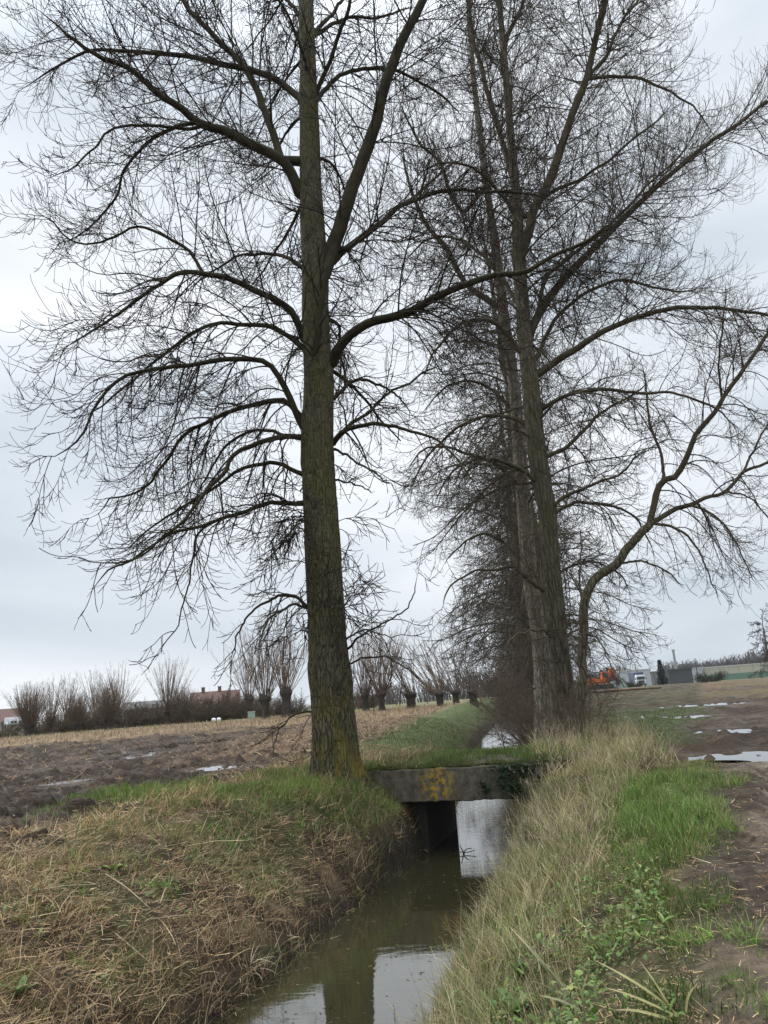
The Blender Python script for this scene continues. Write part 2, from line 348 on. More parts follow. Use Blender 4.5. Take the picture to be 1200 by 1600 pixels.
# polar grid round the camera, fine in front
th = np.concatenate([np.arange(-62, 62, .2), np.arange(62, 298, 3.)]); th = np.radians(th)
rr = [.25]
while rr[-1] < 1800:
    r_ = rr[-1]; rr.append(r_ + (max(.035, .0042*r_) if r_ < 55 else (.009*r_ if r_ < 200 else .03*r_)))
rr = np.array(rr)
TH, RR = np.meshgrid(th, rr); GX = (RR*np.sin(TH)).ravel(); GY = (RR*np.cos(TH)).ravel()
GZ = height(GX, GY)
nr, nth = TH.shape
i = np.arange(nr-1)[:, None]*nth; j = np.arange(nth)[None, :]; j2 = (j+1) % nth
Q = np.stack([i+j, i+j2, i+nth+j2, i+nth+j], -1).reshape(-1, 4)[:, ::-1]
def mixk(a, b, k): return a*(1-k[:, None])+np.array(b)[None, :]*k[:, None]
def ground_colour(x, y):
    s, dl, dr, field, path, n1, n2 = zones(x, y); r = np.hypot(x, y); left = s < 0
    nA = fbm(x*2.5, y*2.5, 4, 101); nB = fbm(x*.12, y*.12, 3, 111); nC = fbm(x*.5, y*.35, 4, 121)
    c = np.tile(np.array([.040, .029, .019]), (len(x), 1))                # bank soil
    c = mixk(c, (.13, .095, .056), sstep(.5, .72, nA)*.8)
    low = 1-sstep(.0, .35, np.maximum(dl, dr)); c = mixk(c, (.03, .024, .017), low)
    g = sstep(.5, .62, n1)*.5*(np.maximum(dl, dr) > .3); c = mixk(c, (.055, .068, .025), g)
    # left field: mud near, stubble further, grass verge, then pasture
    mud = np.tile(np.array([.030, .021, .015]), (len(x), 1)); mud = mixk(mud, (.080, .057, .040), sstep(.54, .72, nA))
    lf = (field*left)
    c = c*(1-lf[:, None])+mud*lf[:, None]
    st = lf*sstep(48, 57, r+(nC-.5)*14)
    c = mixk(c, (.19, .135, .08), st*(.55+.45*sstep(.3, .6, nC)))
    lit = lf*sstep(21, 27, r)*sstep(-9, -4, x)*.8
    c = mixk(c, (.17, .115, .07), lit*sstep(.3, .6, nA))
    gv = left*sstep(73, 76, r)*sstep(3, 6, dl)
    c = mixk(c, (.085, .125, .04), gv*(.7+.3*nA)*(1-sstep(-45, -38, x)*.45)); 
    gb = left*sstep(19, 21, y)*(1-sstep(2.6, 4.2, dl+(n1-.5)*2))*sstep(.2, .7, dl); c = mixk(c, (.075, .10, .032), gb*.8)
    # right side
    rt = (~left)
    pm = np.tile(np.array([.095, .072, .053]), (len(x), 1)); pm = mixk(pm, (.045, .033, .024), sstep(.42, .58, nC)); pm = mixk(pm, (.235, .188, .146), (.25+.75*sstep(.45, .7, nA))*sstep(.35, 1.1, x-path_l(y)+(n1-.5)*.5)*(1-sstep(13, 15, y)))
    nD = fbm(x*9, y*7, 3, 107); pm = pm*(1+.9*(nD-.5)[:, None]*(r < 30)[:, None]); pm = mixk(pm, (.040, .029, .021), sstep(.56, .66, fbm(x*3.3+9, y*2.7, 3, 108))*(r < 40)*.8)
    k = path*rt; c = c*(1-k[:, None])+pm*k[:, None]
    dark = k*sstep(14, 17, y)*sstep(.35, .6, nC); c = mixk(c, (.050, .034, .024), dark*.9)
    ol = k*sstep(42, 60, r)*sstep(.40, .6, nB+.2*(nC-.5)+.06); c = mixk(c, (.105, .085, .038), ol*.85)
    rb = k*sstep(55, 75, r)*sstep(.5, .65, nC); c = mixk(c, (.12, .07, .04), rb*.7)
    gg = rt*sstep(17, 19, y)*(1-sstep(34, 44, y))*sstep(1.2, 2.4, dr)*(1-sstep(-1.2, 1.2, x-path_l(y)-.6+(n1-.5)*3)); c = mixk(c, (.065, .085, .03), gg*.85)
    gs = rt*sstep(6.5, 8, y)*(1-sstep(12.2, 13.4, y))*(1-path)*sstep(1.7, 2.2, dr); c = mixk(c, (.06, .10, .025), gs*.8)
    fg = sstep(125, 140, r)*rt; c = mixk(c, (.085, .095, .045), fg*.7)
    bh = sstep(300, 500, r); c = mixk(c, (.07, .08, .045), bh)
    return c
GC = ground_colour(GX, GY)
M_ground = mat('ground', attr=True, rough=.82, var=.45, scale=9, bump=.9, bscale=26, spec=.14, detail=8)
_t = M_ground.node_tree
# wet mud glistens in patches
_n = N('ShaderNodeTexNoise', _t); _n.inputs['Scale'].default_value = 1.1; _n.inputs['Detail'].default_value = 4
_m = N('ShaderNodeMapRange', _t); _m.inputs['From Min'].default_value = .45; _m.inputs['From Max'].default_value = .62; _m.inputs['To Min'].default_value = .88; _m.inputs['To Max'].default_value = .62
_c = N('ShaderNodeTexCoord', _t); _t.links.new(_c.outputs['Object'], _n.inputs['Vector']); _t.links.new(_n.outputs['Fac'], _m.inputs['Value']); _t.links.new(_m.outputs[0], _t.nodes['Principled BSDF'].inputs['Roughness'])
g = link('ground', mesh_np('ground', np.stack([GX, GY, GZ], 1), Q, M_ground, GC)); tag(g, kind='structure')
def hz(x, y): return float(height(np.array([x]), np.array([y]))[0])

# ------------------------------------------------------------------ water
def water_mat(name, base, rough, ior, bumps):
    m = bpy.data.materials.new(name); m.use_nodes = True; t = m.node_tree; p = t.nodes['Principled BSDF']; l = t.links.new
    p.inputs['Base Color'].default_value = (*base, 1); p.inputs['Roughness'].default_value = rough; p.inputs['IOR'].default_value = ior
    c = N('ShaderNodeTexCoord', t); prev = None
    for sc, st, rot, strg, dist in bumps:
        mpn = N('ShaderNodeMapping', t); mpn.inputs['Scale'].default_value = st; mpn.inputs['Rotation'].default_value = (0, 0, rot); l(c.outputs['Object'], mpn.inputs[0])
        n = N('ShaderNodeTexNoise', t); n.inputs['Scale'].default_value = sc; n.inputs['Detail'].default_value = 3; l(mpn.outputs[0], n.inputs['Vector'])
        b = N('ShaderNodeBump', t); b.inputs['Strength'].default_value = strg; b.inputs['Distance'].default_value = dist; l(n.outputs['Fac'], b.inputs['Height'])
        if prev: l(prev, b.inputs['Normal'])
        prev = b.outputs[0]
    l(prev, p.inputs['Normal']); return m
M_water = water_mat('ditch_water', (.026, .024, .012), .02, 2.35, [(2.2, (.5, 1.6, 1), .28, .09, .03), (14, (.6, 1.5, 1), .3, .05, .01)])
M_pud = water_mat('puddle_water', (.05, .042, .035), .03, 1.9, [(6, (1, 1, 1), 0, .03, .02)])
ys = np.arange(-30, 395, 1.0); cc = cxf(ys); W_ = 2.4
V = np.concatenate([np.stack([cc-W_, ys, ys*0+WZ], 1), np.stack([cc+W_, ys, ys*0+WZ], 1)]); k = len(ys); a = np.arange(k-1)
tag(link('ditch_water', mesh_np('ditch_water', V, np.stack([a, a+k, a+k+1, a+1], 1), M_water, smooth=False)), kind='structure')
for (x, y, rx, ry, an, lab) in PUD:
    u = np.linspace(0, 2*math.pi, 40, endpoint=False); du = 1.45*rx*np.cos(u); dv = 1.45*ry*np.sin(u)
    X = x+du*math.cos(an)+dv*math.sin(an); Y = y-du*math.sin(an)+dv*math.cos(an)
    z = float(far_z(x, y))-.034+.118*(x < 0)+.04*(x < -9.5)
    V = np.concatenate([[[x, y, z]], np.stack([X, Y, X*0+z], 1)]); t3 = np.array([[0, 1+i, 1+(i+1) % 40] for i in range(40)])
    tag(link('puddle', mesh_np('puddle', V, t3, M_pud, smooth=False)), lab, 'puddle', 'puddles on the mud', 'structure')

hzb = MB().box(-900, -120, -4.5, 900, 800, 32).build('haze', bpy.data.materials.new('haze')); tag(hzb, kind='stuff')
_hm = hzb.data.materials[0]; _hm.use_nodes = True; _ht = _hm.node_tree; _ht.nodes.clear(); _pv = N('ShaderNodeVolumePrincipled', _ht); _pv.inputs['Color'].default_value = (.80, .84, .88, 1); _pv.inputs['Density'].default_value = .0002; _pv.inputs['Anisotropy'].default_value = .0
_ho = N('ShaderNodeOutputMaterial', _ht); _ht.links.new(_pv.outputs[0], _ho.inputs['Volume'])

# ------------------------------------------------------------------ trees
def grow(P, R, spacing, lf, tmin, ang, K, droop, curl, wig, rfac, rmax, rmin, tmax=.98, up=0., lmin=.1):
    """children of the polylines P (N,K,3): vectorised. lf(parent_len, t, n) -> lengths"""
    n, k0, _ = P.shape
    seg = np.linalg.norm(np.diff(P, axis=1), axis=2); Lp = seg.sum(1)
    cnt = rng.poisson(np.maximum(Lp*(tmax-tmin)/spacing, .01)); idx = np.repeat(np.arange(n), cnt); m = len(idx)
    t = tmin+(tmax-tmin)*rng.random(m)
    f = t*(k0-1); i0 = np.minimum(f.astype(int), k0-2); fr = (f-i0)[:, None]
    pos = P[idx, i0]*(1-fr)+P[idx, i0+1]*fr; T = P[idx, i0+1]-P[idx, i0]; T /= np.linalg.norm(T, axis=1, keepdims=True)+1e-9
    rp = R[idx, i0]*(1-fr[:, 0])+R[idx, i0+1]*fr[:, 0]
    q = rng.normal(size=(m, 3)); q[:, 2] += up; q -= (q*T).sum(1, keepdims=True)*T; q /= np.linalg.norm(q, axis=1, keepdims=True)+1e-9
    a = np.radians(rng.normal(ang, 12, m))[:, None]
    d = T*np.cos(a)+q*np.sin(a)
    Lc = np.maximum(lf(Lp[idx], t, m), lmin)
    r0 = np.clip(rp*rfac, rmin, rmax)
    hf = np.interp(pos[:, 2], [2, 7, 10, 15], [1.2, 1.05, .6, .1]) if droop > .5 else 1.
    out = np.empty((m, K, 3)); out[:, 0] = pos; st = (Lc/(K-1))[:, None]
    for j in range(1, K):
        u = (j-.5)/(K-1)
        d = d + rng.normal(size=(m, 3))*wig
        d[:, 2] += (-droop*hf if u < .55 else curl)*(1.5/(K-1))*np.minimum(Lc, 1.6)
        d /= np.linalg.norm(d, axis=1, keepdims=True)
        out[:, j] = out[:, j-1]+d*st
    Rr = r0[:, None]*np.linspace(1, .42, K)[None, :]
    Rr = np.maximum(Rr, rmin*.75)
    return out, Rr

def trace(pts, Y0, w0, w1, K=18):
    """limb drawn in photo pixels (px,py,dy) at the depth of its tree -> world polyline and radii"""
    p3 = np.array([aty(p[0], p[1], Y0+(p[2] if len(p) > 2 else 0)) for p in pts])
    P = spline(p3, K); dep = np.array([depth(p) for p in P])
    R = np.linspace(w0, w1, K)/2*dep/F
    return P, R
def root_limb(P, R, TP, TR):
    """start the limb inside the trunk with a swollen collar, end it in a fine tip"""
    if TP is not None:
        k = np.argmin(((TP-(P[0]-[0, 0, R[0]*1.2]))**2).sum(1)); c = TP[k]; v = P[0]-c; dist = np.linalg.norm(v)
        if dist < 2.5*TR[k]+.25 and dist > .05: P = np.vstack([c+v*min(.35, TR[k]*.4/dist), P]); R = np.concatenate([[R[0]*1.3], R]); R[1] *= 1.15
    kk = len(P); u = np.linspace(0, 1, kk); Rn = R*(1+.16*(fbm(u*9+P[0, 0]*7, u*0+P[0, 2]*3, 2, 5)-.5))
    return P, np.maximum(Rn*np.clip((1.02-u)/.16, .12, 1), .004)
def wiggle(P, amp, seed):
    g_ = np.random.default_rng(seed); k = len(P); n = g_.normal(size=(k, 3)); n[0] = 0
    n = (n+np.roll(n, 1, 0)+np.roll(n, -1, 0))/3; n[0] = 0
    return P+n*amp

def trunk_mesh(name, ctr, wid, Y0, base, mat_, flare=1.0, sides=84, K=340, lump=.035, seed=0):
    """trunk as one tapered skin with root flare, bulges and shallow flutes, relative to base"""
    P, _ = trace([(x, y) for x, y in ctr], Y0, 1, 1, K)
    d0 = np.array([depth(aty(x, y, Y0)) for x, y in ctr]); zc = np.array([aty(x, y, Y0)[2] for x, y in ctr])
    R = np.interp(P[:, 2], zc, np.array(wid)/2*d0/F)
    h = P[:, 2]-P[0, 2]
    thv = np.arange(sides)*2*math.pi/sides
    g_ = np.random.default_rng(seed)
    nl = fbm(np.cos(thv)[None, :]*1.5+h[:, None]*.35+5, np.sin(thv)[None, :]*1.5+h[:, None]*.6, 4, 200+seed)-.5
    ph = g_.uniform(0, 6.28, 4)
    flu = sum(np.cos(thv*n_+p_) for n_, p_ in zip((3, 5, 7, 9), ph))[None, :]*np.exp(-h/.55)[:, None]*.075*flare
    rad_ = R[:, None]*(1+flu+nl*2*lump*2.2+ (.28*flare*np.exp(-h/.22))[:, None])
    rad_ += .012*(fbm(thv[None, :]*6+0*h[:, None], h[:, None]*.8, 3, 300+seed)-.5)
    cr = fbm(np.cos(thv)[None]*5+R[:, None]*4+h[:, None]*.5, np.sin(thv)[None]*5+h[:, None]*.9, 4, 320+seed, .6); rad_ -= np.clip(.10-np.abs(cr-.5), 0, .1)*.28*np.interp(h, [0, 5, 12], [1, .7, .3])[:, None]
    knot = np.maximum(0, vnoise(np.cos(thv)[None]*1.6+h[:, None]*1.1+seed, np.sin(thv)[None]*1.6+h[:, None]*1.4, 340+seed)-.80)*.22; rad_ += knot*np.interp(h, [0, .8, 2], [0, .6, 1])[:, None]
    V = np.stack([P[:, None, 0]+rad_*np.cos(thv), P[:, None, 1]+rad_*np.sin(thv), P[:, None, 2]+0*rad_], -1)
    V[0, :, 2] -= .35
    V = V.reshape(-1, 3)-base
    i = (np.arange(K-1)*sides)[:, None]; j = np.arange(sides)[None, :]; j2 = (j+1) % sides
    Q = np.stack([i+j, i+j2, i+sides+j2, i+sides+j], -1).reshape(-1, 4)
    return mesh_np(name, V, [Q, np.arange((K-1)*sides, K*sides)[None, :]], mat_), P, R

def proc_limb(p0, az, el, L_, r0, K=16, arch=.9, tip=.35, wig=.05):
    d = np.array([math.sin(az)*math.cos(el), math.cos(az)*math.cos(el), math.sin(el)]); P = [np.array(p0, float)]
    for j in range(1, K):
        u = j/(K-1); d = d+rng.normal(size=3)*wig; d[2] += (-arch if u < .75 else tip)*1.3/(K-1); d /= np.linalg.norm(d); P.append(P[-1]+d*L_/(K-1))
    return np.array(P), r0*np.linspace(1, .28, K)

def tree_twigs(limbs, sc=1., dens=1., l1=.46, droop=.9, curl=1.1, rmin=.0074, levels=3, up1=0.):
    """three generations of side branches on all limbs -> list of (V,Q)"""
    K = 18
    P = np.stack([spline(p, K) for p, r in limbs]); R = np.stack([np.interp(np.linspace(0, 1, K), np.linspace(0, 1, len(r)), r) for p, r in limbs])
    o = []
    A, RA = grow(P, R, .20/dens, lambda L, t, m: np.clip(l1*L*(1-.64*t)*rng.uniform(.35, 1.35, m), .6, 3.2*sc), .08, 50, 10, droop, curl*.9, .055, .40, .020*sc, rmin*1.3, up=up1)
    o.append(tubes(A, RA, 4))
    B, RB = grow(A, RA, .185/dens, lambda L, t, m: np.clip(.55*L*(1-.35*t)*rng.uniform(.45, 1.4, m), .35, 1.6*sc), .10, 44, 9, droop*.9, curl*1.5, .06, .6, .0085, rmin*1.0)
    o.append(tubes(B, RB, 3))
    if levels > 2:
        D, RD = grow(B, RB, .34/dens, lambda L, t, m: np.clip(.5*L*rng.uniform(.4, 1.3, m), .10, .5*sc), .15, 42, 5, droop*.4, curl*1.6, .09, .8, .0068, rmin*.9)
        o.append(tubes(D, RD, 3))
    return o

def build_tree(root, limbs, base, m_limb, m_twig, sides=9, **kw):
    for P, R in limbs:
        V, Q = tubes(P[None], R[None], sides)
        link('limb', mesh_np('limb', V-base, Q, m_limb), root)
    V, Qs = merge(tree_twigs(limbs, **kw))
    tag(link('twigs', mesh_np('twigs', V-base, Qs, m_twig), root), kind='stuff')

# ---- the single poplar on the near left bank
Y1 = 16.2
ctr = [(527, 1226), (524, 1180), (520, 1100), (512, 1000), (506, 900), (501, 800), (498, 700), (498, 600), (496, 560), (493, 500), (492, 420), (488, 350), (485, 270), (483, 180), (481, 100), (478, 0), (474, -150), (470, -320)]
wid = [82, 76, 70, 64, 60, 57, 53, 50, 46, 44, 43, 40, 35, 30, 27, 24, 17, 8]; wid = [w_*.95 for w_ in wid]
b1 = aty(527, 1215, Y1); b1[2] = hz(b1[0], b1[1])
t1 = thing('poplar_tree', 'tall bare poplar with mossy olive trunk and yellow lichen foot, alone beside the concrete bridge', 'tree', b1)
me, TP, TR = trunk_mesh('trunk', ctr, wid, Y1, b1, M_bark, seed=1)
link('trunk', me, t1)
LM = [  # (pixels, w0, w1, depth drift)
    ([(468, 300), (455, 270), (440, 250), (400, 230), (350, 205), (310, 192), (280, 165), (240, 140), (200, 105), (165, 92), (125, 70), (90, 40), (50, 10)], 22, 4, -.6),
    ([(440, 250), (435, 240), (420, 190), (400, 140), (375, 95), (340, 60), (310, 30), (285, 0), (262, -60), (250, -130)], 15, 6, .5),
    ([(305, 192), (280, 198), (240, 215), (195, 265), (180, 310), (150, 345), (118, 372), (90, 382)], 8, 2, .4),
    ([(320, 196), (280, 200), (200, 195), (165, 210), (135, 245), (100, 268), (65, 282)], 7, 2, -.5),
    ([(472, 160), (465, 150), (430, 125), (390, 107), (325, 95), (275, 85), (200, 80), (140, 80), (75, 115), (20, 150)], 14, 2.5, .9),
    ([(472, 418), (450, 402), (420, 396), (380, 400), (345, 415), (310, 440), (290, 470)], 8, 2, 1.2),
    ([(474, 528), (460, 490), (425, 465), (380, 445), (350, 435), (305, 425), (275, 428), (240, 450), (200, 480), (165, 505), (125, 530), (85, 552)], 15, 2.5, -.8),
    ([(318, 427), (295, 390), (260, 370), (215, 355), (175, 372), (120, 380), (80, 345), (45, 335)], 7, 2, .5),
    ([(475, 545), (430, 512), (375, 505), (340, 502), (300, 520), (270, 540), (235, 570), (200, 600), (150, 640), (110, 655)], 10, 2.5, .9),
    ([(476, 672), (455, 625), (440, 597), (425, 575), (400, 562), (358, 562), (308, 568), (242, 577), (200, 585), (171, 606), (146, 643), (125, 685), (92, 710), (42, 714)], 13, 2.5, -.5),
    ([(474, 655), (446, 629), (417, 627), (375, 637), (342, 650), (300, 668), (279, 689), (267, 714), (246, 739), (233, 760), (200, 775), (175, 779), (158, 802), (129, 814)], 11, 2, .5),
    ([(474, 685), (437, 681), (400, 693), (367, 710), (350, 739), (329, 760), (308, 785), (287, 814), (250, 843), (221, 868), (183, 879), (158, 877), (112, 875)], 11, 2.5, -.9),
    ([(445, 681), (420, 672), (392, 672), (358, 693), (333, 727), (310, 770), (290, 815)], 7, 2, 1.),
    ([(476, 742), (433, 722), (400, 725), (367, 739), (333, 764), (300, 785), (267, 806), (233, 827), (200, 858), (175, 870)], 9, 2, .8),
    ([(474, 786), (417, 787), (375, 802), (338, 814), (292, 827), (258, 839), (208, 872), (170, 890), (135, 935)], 10, 2.5, -.4),
    ([(338, 814), (312, 831), (303, 860), (298, 885), (290, 930), (272, 985), (240, 1030)], 5, 1.6, -.3),
    ([(480, 948), (455, 930), (425, 935), (400, 950), (375, 985), (360, 1040)], 7, 2, -.5),
    ([(482, 950), (460, 945), (430, 960), (410, 990), (402, 1040)], 6, 2, -.7),
    ([(484, 1112), (460, 1118), (440, 1138), (428, 1165), (425, 1190)], 4, 1.5, -.5),
    # right side
    ([(505, 425), (520, 385), (540, 330), (560, 270), (585, 200), (605, 130), (630, 60), (660, 0), (692, -80), (715, -170)], 30, 10, -.6),
    ([(489, 590, -.12), (491, 560, -.26), (494, 520, -.33), (500, 470, -.36), (509, 425, -.33), (520, 392, -.25), (531, 360, -.15)], 13, 17, 0),
    ([(520, 566), (530, 545), (550, 520), (575, 503), (610, 495), (640, 490), (680, 465), (720, 448), (775, 430), (825, 422), (870, 395), (910, 380), (950, 350), (985, 335)], 21, 4, -1.2),
    ([(522, 622), (545, 600), (565, 592), (590, 600), (620, 620), (650, 655)], 9, 2, .9),
    ([(522, 692), (540, 675), (560, 665), (590, 664), (625, 669), (675, 685), (710, 712), (735, 750)], 10, 2.5, -1.),
    ([(524, 690), (550, 660), (575, 647), (590, 630), (612, 612), (640, 598), (667, 577), (700, 570)], 8, 2.5, .6),
    ([(524, 702), (560, 722), (592, 745), (615, 760)], 5, 2.5, -.8),
    ([(526, 750), (555, 757), (585, 770)], 4, 2, .3),
    ([(522, 408), (535, 392), (565, 370), (600, 345), (630, 320), (675, 303), (725, 297), (760, 300), (835, 303), (880, 320)], 13, 3, .9),
    ([(545, 388), (575, 365), (610, 335), (645, 308), (690, 268), (730, 245)], 9, 3, 1.4),
    ([(492, 160), (500, 150), (540, 115), (600, 105), (640, 122), (690, 150), (730, 190)], 10, 3, .8),
    ([(488, 60), (500, 50), (540, 30), (600, 25), (650, 10)], 9, 3, .6),
    ([(492, 150), (515, 95), (530, 50), (545, 10), (552, -60), (560, -140)], 9, 4, -.8),
    ([(478, 45), (465, 20), (440, -10), (400, -60)], 9, 4, .5),
    ([(484, 55), (500, 40), (535, 0), (560, -50)], 9, 4, .5),
    ([(540, 1015), (570, 990), (600, 975), (640, 945), (655, 890)], 5, 1.5, -.6),
    ([(541, 1042), (570, 1030), (610, 1030), (645, 1052), (660, 1080)], 4, 1.5, .5),
    ([(540, 1000), (565, 985), (595, 990), (630, 1010)], 4, 1.5, -1.),
]
limbs = []
for i_, (pts, w0, w1, dr_) in enumerate(LM):
    n_ = len(pts); pp = [(p[0], p[1], p[2] if len(p) > 2 else dr_*(q/(n_-1))*2.2) for q, p in enumerate(pts)]
    P, R = trace(pp, Y1, w0*.82, w1*.85, 30); P = wiggle(P, .03, 900+i_); P, R = (P, R) if len(pts[0]) > 2 else root_limb(P, R, TP, TR); limbs.append((P, R))
for zf in np.linspace(.30, .97, 17):                                       # limbs running back and forward
    i_ = int(zf*(len(TP)-1)); az = rng.choice([rng.uniform(-.9, .9), rng.uniform(1.9, 4.3)], p=[.78, .22]); L_ = rng.uniform(3.2, 5.6)*(1.1-.35*zf)
    limbs.append(proc_limb(TP[i_], az, rad(rng.uniform(25, 55)), L_, TR[i_]*.15+.012, arch=1.25, tip=.6, wig=.09))
for q in range(34):                                                        # brushy sprouts from old wounds low on the trunk
    hz_ = rng.choice([.205, .21, .16, .13]); i_ = int(hz_*(len(TP)-1)); az = rng.uniform(0, 6.28)
    if hz_ > .2: az = rng.uniform(3.6, 5.4)
    c0 = TP[i_]+np.array([math.sin(az), math.cos(az), 0])*TR[i_]*.9+np.array([0, 0, rng.normal()*.12])
    limbs.append(proc_limb(c0, az+rng.normal()*.3, rad(rng.uniform(-5, 45)), rng.uniform(.7, 1.9), .012, arch=1.5, tip=.7, wig=.12))
big = limbs[:len(LM)+17]; sm = limbs[len(LM)+17:]
for P, R in big:
    V, Q = tubes(P[None], R[None], 10); link('limb', mesh_np('limb', V-b1, Q, M_limb), t1)
lowl = [b for b in big if b[0][:, 2].mean() < 7.2]; hil = [b for b in big if b[0][:, 2].mean() >= 7.2]
prt = tree_twigs(hil, dens=.95) + tree_twigs(lowl, dens=.66) + tree_twigs(sm, sc=.7, dens=.9, l1=.5, levels=2) + [tubes(p[None], r[None], 5) for p, r in sm]
V, Qs = merge(prt); tag(link('twigs', mesh_np('twigs', V-b1, Qs, M_twig), t1), kind='stuff')
print('main twigs', len(V))

# ---- big double-stemmed group on the right bank
Y2 = 22.0
ctr = [(889, 1166), (885, 1130), (879, 1080), (873, 1022), (867, 950), (861, 891), (855, 800), (848, 760), (838, 700), (829, 600), (820, 520), (814, 450), (811, 400), (806, 300), (797, 200), (788, 90), (780, 0), (770, -120)]
wid = [66, 56, 46, 38, 37, 36, 35, 34, 34, 32, 27, 25, 24, 18, 14, 12, 9, 5]; wid = [w_*.84 for w_ in wid]
b2 = aty(889, 1160, Y2); b2[2] = hz(b2[0], b2[1])
t2 = thing('poplar_tree', 'thick brown-barked poplar in dry grass, foremost big trunk of the row beyond the bridge', 'tree', b2, group='poplars along the far ditch bank')
me, TP2, TR2 = trunk_mesh('trunk', ctr, wid, Y2, b2, M_bark2, seed=2); link('trunk', me, t2)
LM2 = [
    ([(845, 582), (875, 560), (900, 545), (950, 515), (1000, 495), (1050, 482), (1100, 480), (1150, 485), (1200, 492), (1260, 510)], 14, 4, -.7),
    ([(826, 525), (838, 500), (860, 465), (900, 415), (950, 365), (1000, 315), (1050, 270), (1100, 230), (1140, 200), (1200, 160), (1270, 130)], 17, 4, .5),
    ([(830, 530), (850, 440), (880, 410), (930, 372), (975, 330), (1010, 290), (1055, 250), (1085, 215)], 9, 3, -.6),
    ([(812, 400), (825, 370), (835, 325), (860, 280), (890, 185), (920, 110), (940, 30), (945, 0), (955, -90), (960, -170)], 19, 7, -.5),
    ([(833, 335), (850, 310), (880, 295), (940, 260), (980, 225), (1025, 190), (1060, 155)], 8, 2.5, .7),
    ([(838, 560), (855, 520), (880, 485), (940, 445), (980, 440), (1025, 450), (1070, 455), (1110, 450)], 9, 2.5, .9),
    ([(915, 125), (935, 122), (960, 120), (1000, 122), (1050, 145), (1085, 170), (1120, 215)], 7, 2, -.5),
    ([(895, 170), (910, 135), (945, 90), (970, 35), (995, 0), (1020, -60)], 8, 4, .4),
    ([(845, 640), (875, 623), (917, 612), (958, 612), (1008, 615), (1054, 617), (1120, 640), (1160, 680)], 9, 2.5, -.9),
    ([(852, 715), (892, 692), (921, 662), (950, 637), (987, 619), (1020, 590)], 9, 2.5, 1.),
    ([(860, 795), (867, 787), (900, 767), (933, 754), (967, 742), (992, 717), (1020, 700)], 8, 2.5, -.5),
    ([(860, 810), (871, 800), (908, 785), (950, 790), (983, 802), (1010, 835), (1025, 875)], 8, 2, .7),
    ([(866, 900), (900, 880), (935, 880), (965, 895), (985, 930)], 6, 2, 1.),
    ([(812, 400), (802, 300), (797, 230), (797, 150), (785, 100), (795, 50), (820, 0), (830, -70)], 11, 5, .8),
    ([(812, 300), (800, 280), (785, 225), (770, 175), (745, 85), (735, 30), (725, -50)], 12, 5, .4),
    ([(822, 560), (790, 520), (755, 500), (715, 510), (680, 545), (655, 600)], 10, 2.5, -.5),
    ([(835, 680), (805, 655), (765, 650), (720, 665), (680, 700), (650, 745), (640, 790)], 9, 2, .5),
    ([(845, 760), (800, 727), (742, 712), (700, 698), (660, 705), (630, 740)], 9, 2.5, -.6),
    ([(858, 930), (825, 908), (800, 887), (762, 890), (733, 896), (700, 921), (690, 960)], 8, 2, -.5),
    ([(815, 480), (780, 430), (745, 390), (700, 370), (660, 380), (625, 420)], 9, 2.5, .9),
    ([(806, 340), (770, 290), (735, 262), (690, 255), (650, 275)], 8, 2.5, -.6),
    ([(868, 1000), (845, 985), (810, 990), (785, 1015)], 5, 2, -.7),
]
def traced(LMx, Y, seed, amp=.04, tp=None, tr=None):
    o = []
    for i_, (pts, w0, w1, dr_) in enumerate(LMx):
        n_ = len(pts); P, R = trace([(p[0], p[1], dr_*(q/(n_-1))*2.6) for q, p in enumerate(pts)], Y, w0*.82, w1*.85, 30); o.append(root_limb(wiggle(P, amp, seed+i_), R, tp, tr))
    return o
lb = traced(LM2, Y2, 1500, tp=TP2, tr=TR2)
for zf in np.linspace(.26, .97, 34):
    i_ = int(zf*(len(TP2)-1)); az = rng.uniform(0, 6.28); L_ = rng.uniform(3.0, 5.8)*(1.15-.4*zf)
    lb.append(proc_limb(TP2[i_], az, rad(rng.uniform(15, 50)), L_, TR2[i_]*.10+.012, arch=1.2, tip=.7, wig=.09))
def sprouts(TPx, TRx, n, z0, z1, L0, L1):
    o = []
    for _ in range(n):
        i_ = int(rng.uniform(z0, z1)*(len(TPx)-1)); az = rng.uniform(0, 6.28); c0 = TPx[i_]+np.array([math.sin(az), math.cos(az), 0])*TRx[i_]*.92
        o.append(proc_limb(c0, az+rng.normal()*.4, rad(rng.uniform(0, 65)), rng.uniform(L0, L1), .010, K=12, arch=1.3, tip=.8, wig=.12))
    return o
def add_sprouts(root, sp, base, m, name='sprouts', **kw):
    V, Qs = merge(tree_twigs(sp, sc=.7, l1=.5, levels=2, **kw)+[tubes(p[None], r[None], 5) for p, r in sp]); tag(link(name, mesh_np(name, V-base, Qs, m), root), kind='stuff')
build_tree(t2, lb, b2, M_limb2, M_twig2, dens=.95, rmin=.0065)
add_sprouts(t2, sprouts(TP2, TR2, 84, .02, .6, .5, 1.8), b2, M_twig2, dens=.6)
add_sprouts(t1, sprouts(TP, TR, 26, .1, .5, .4, 1.3), b1, M_twig)

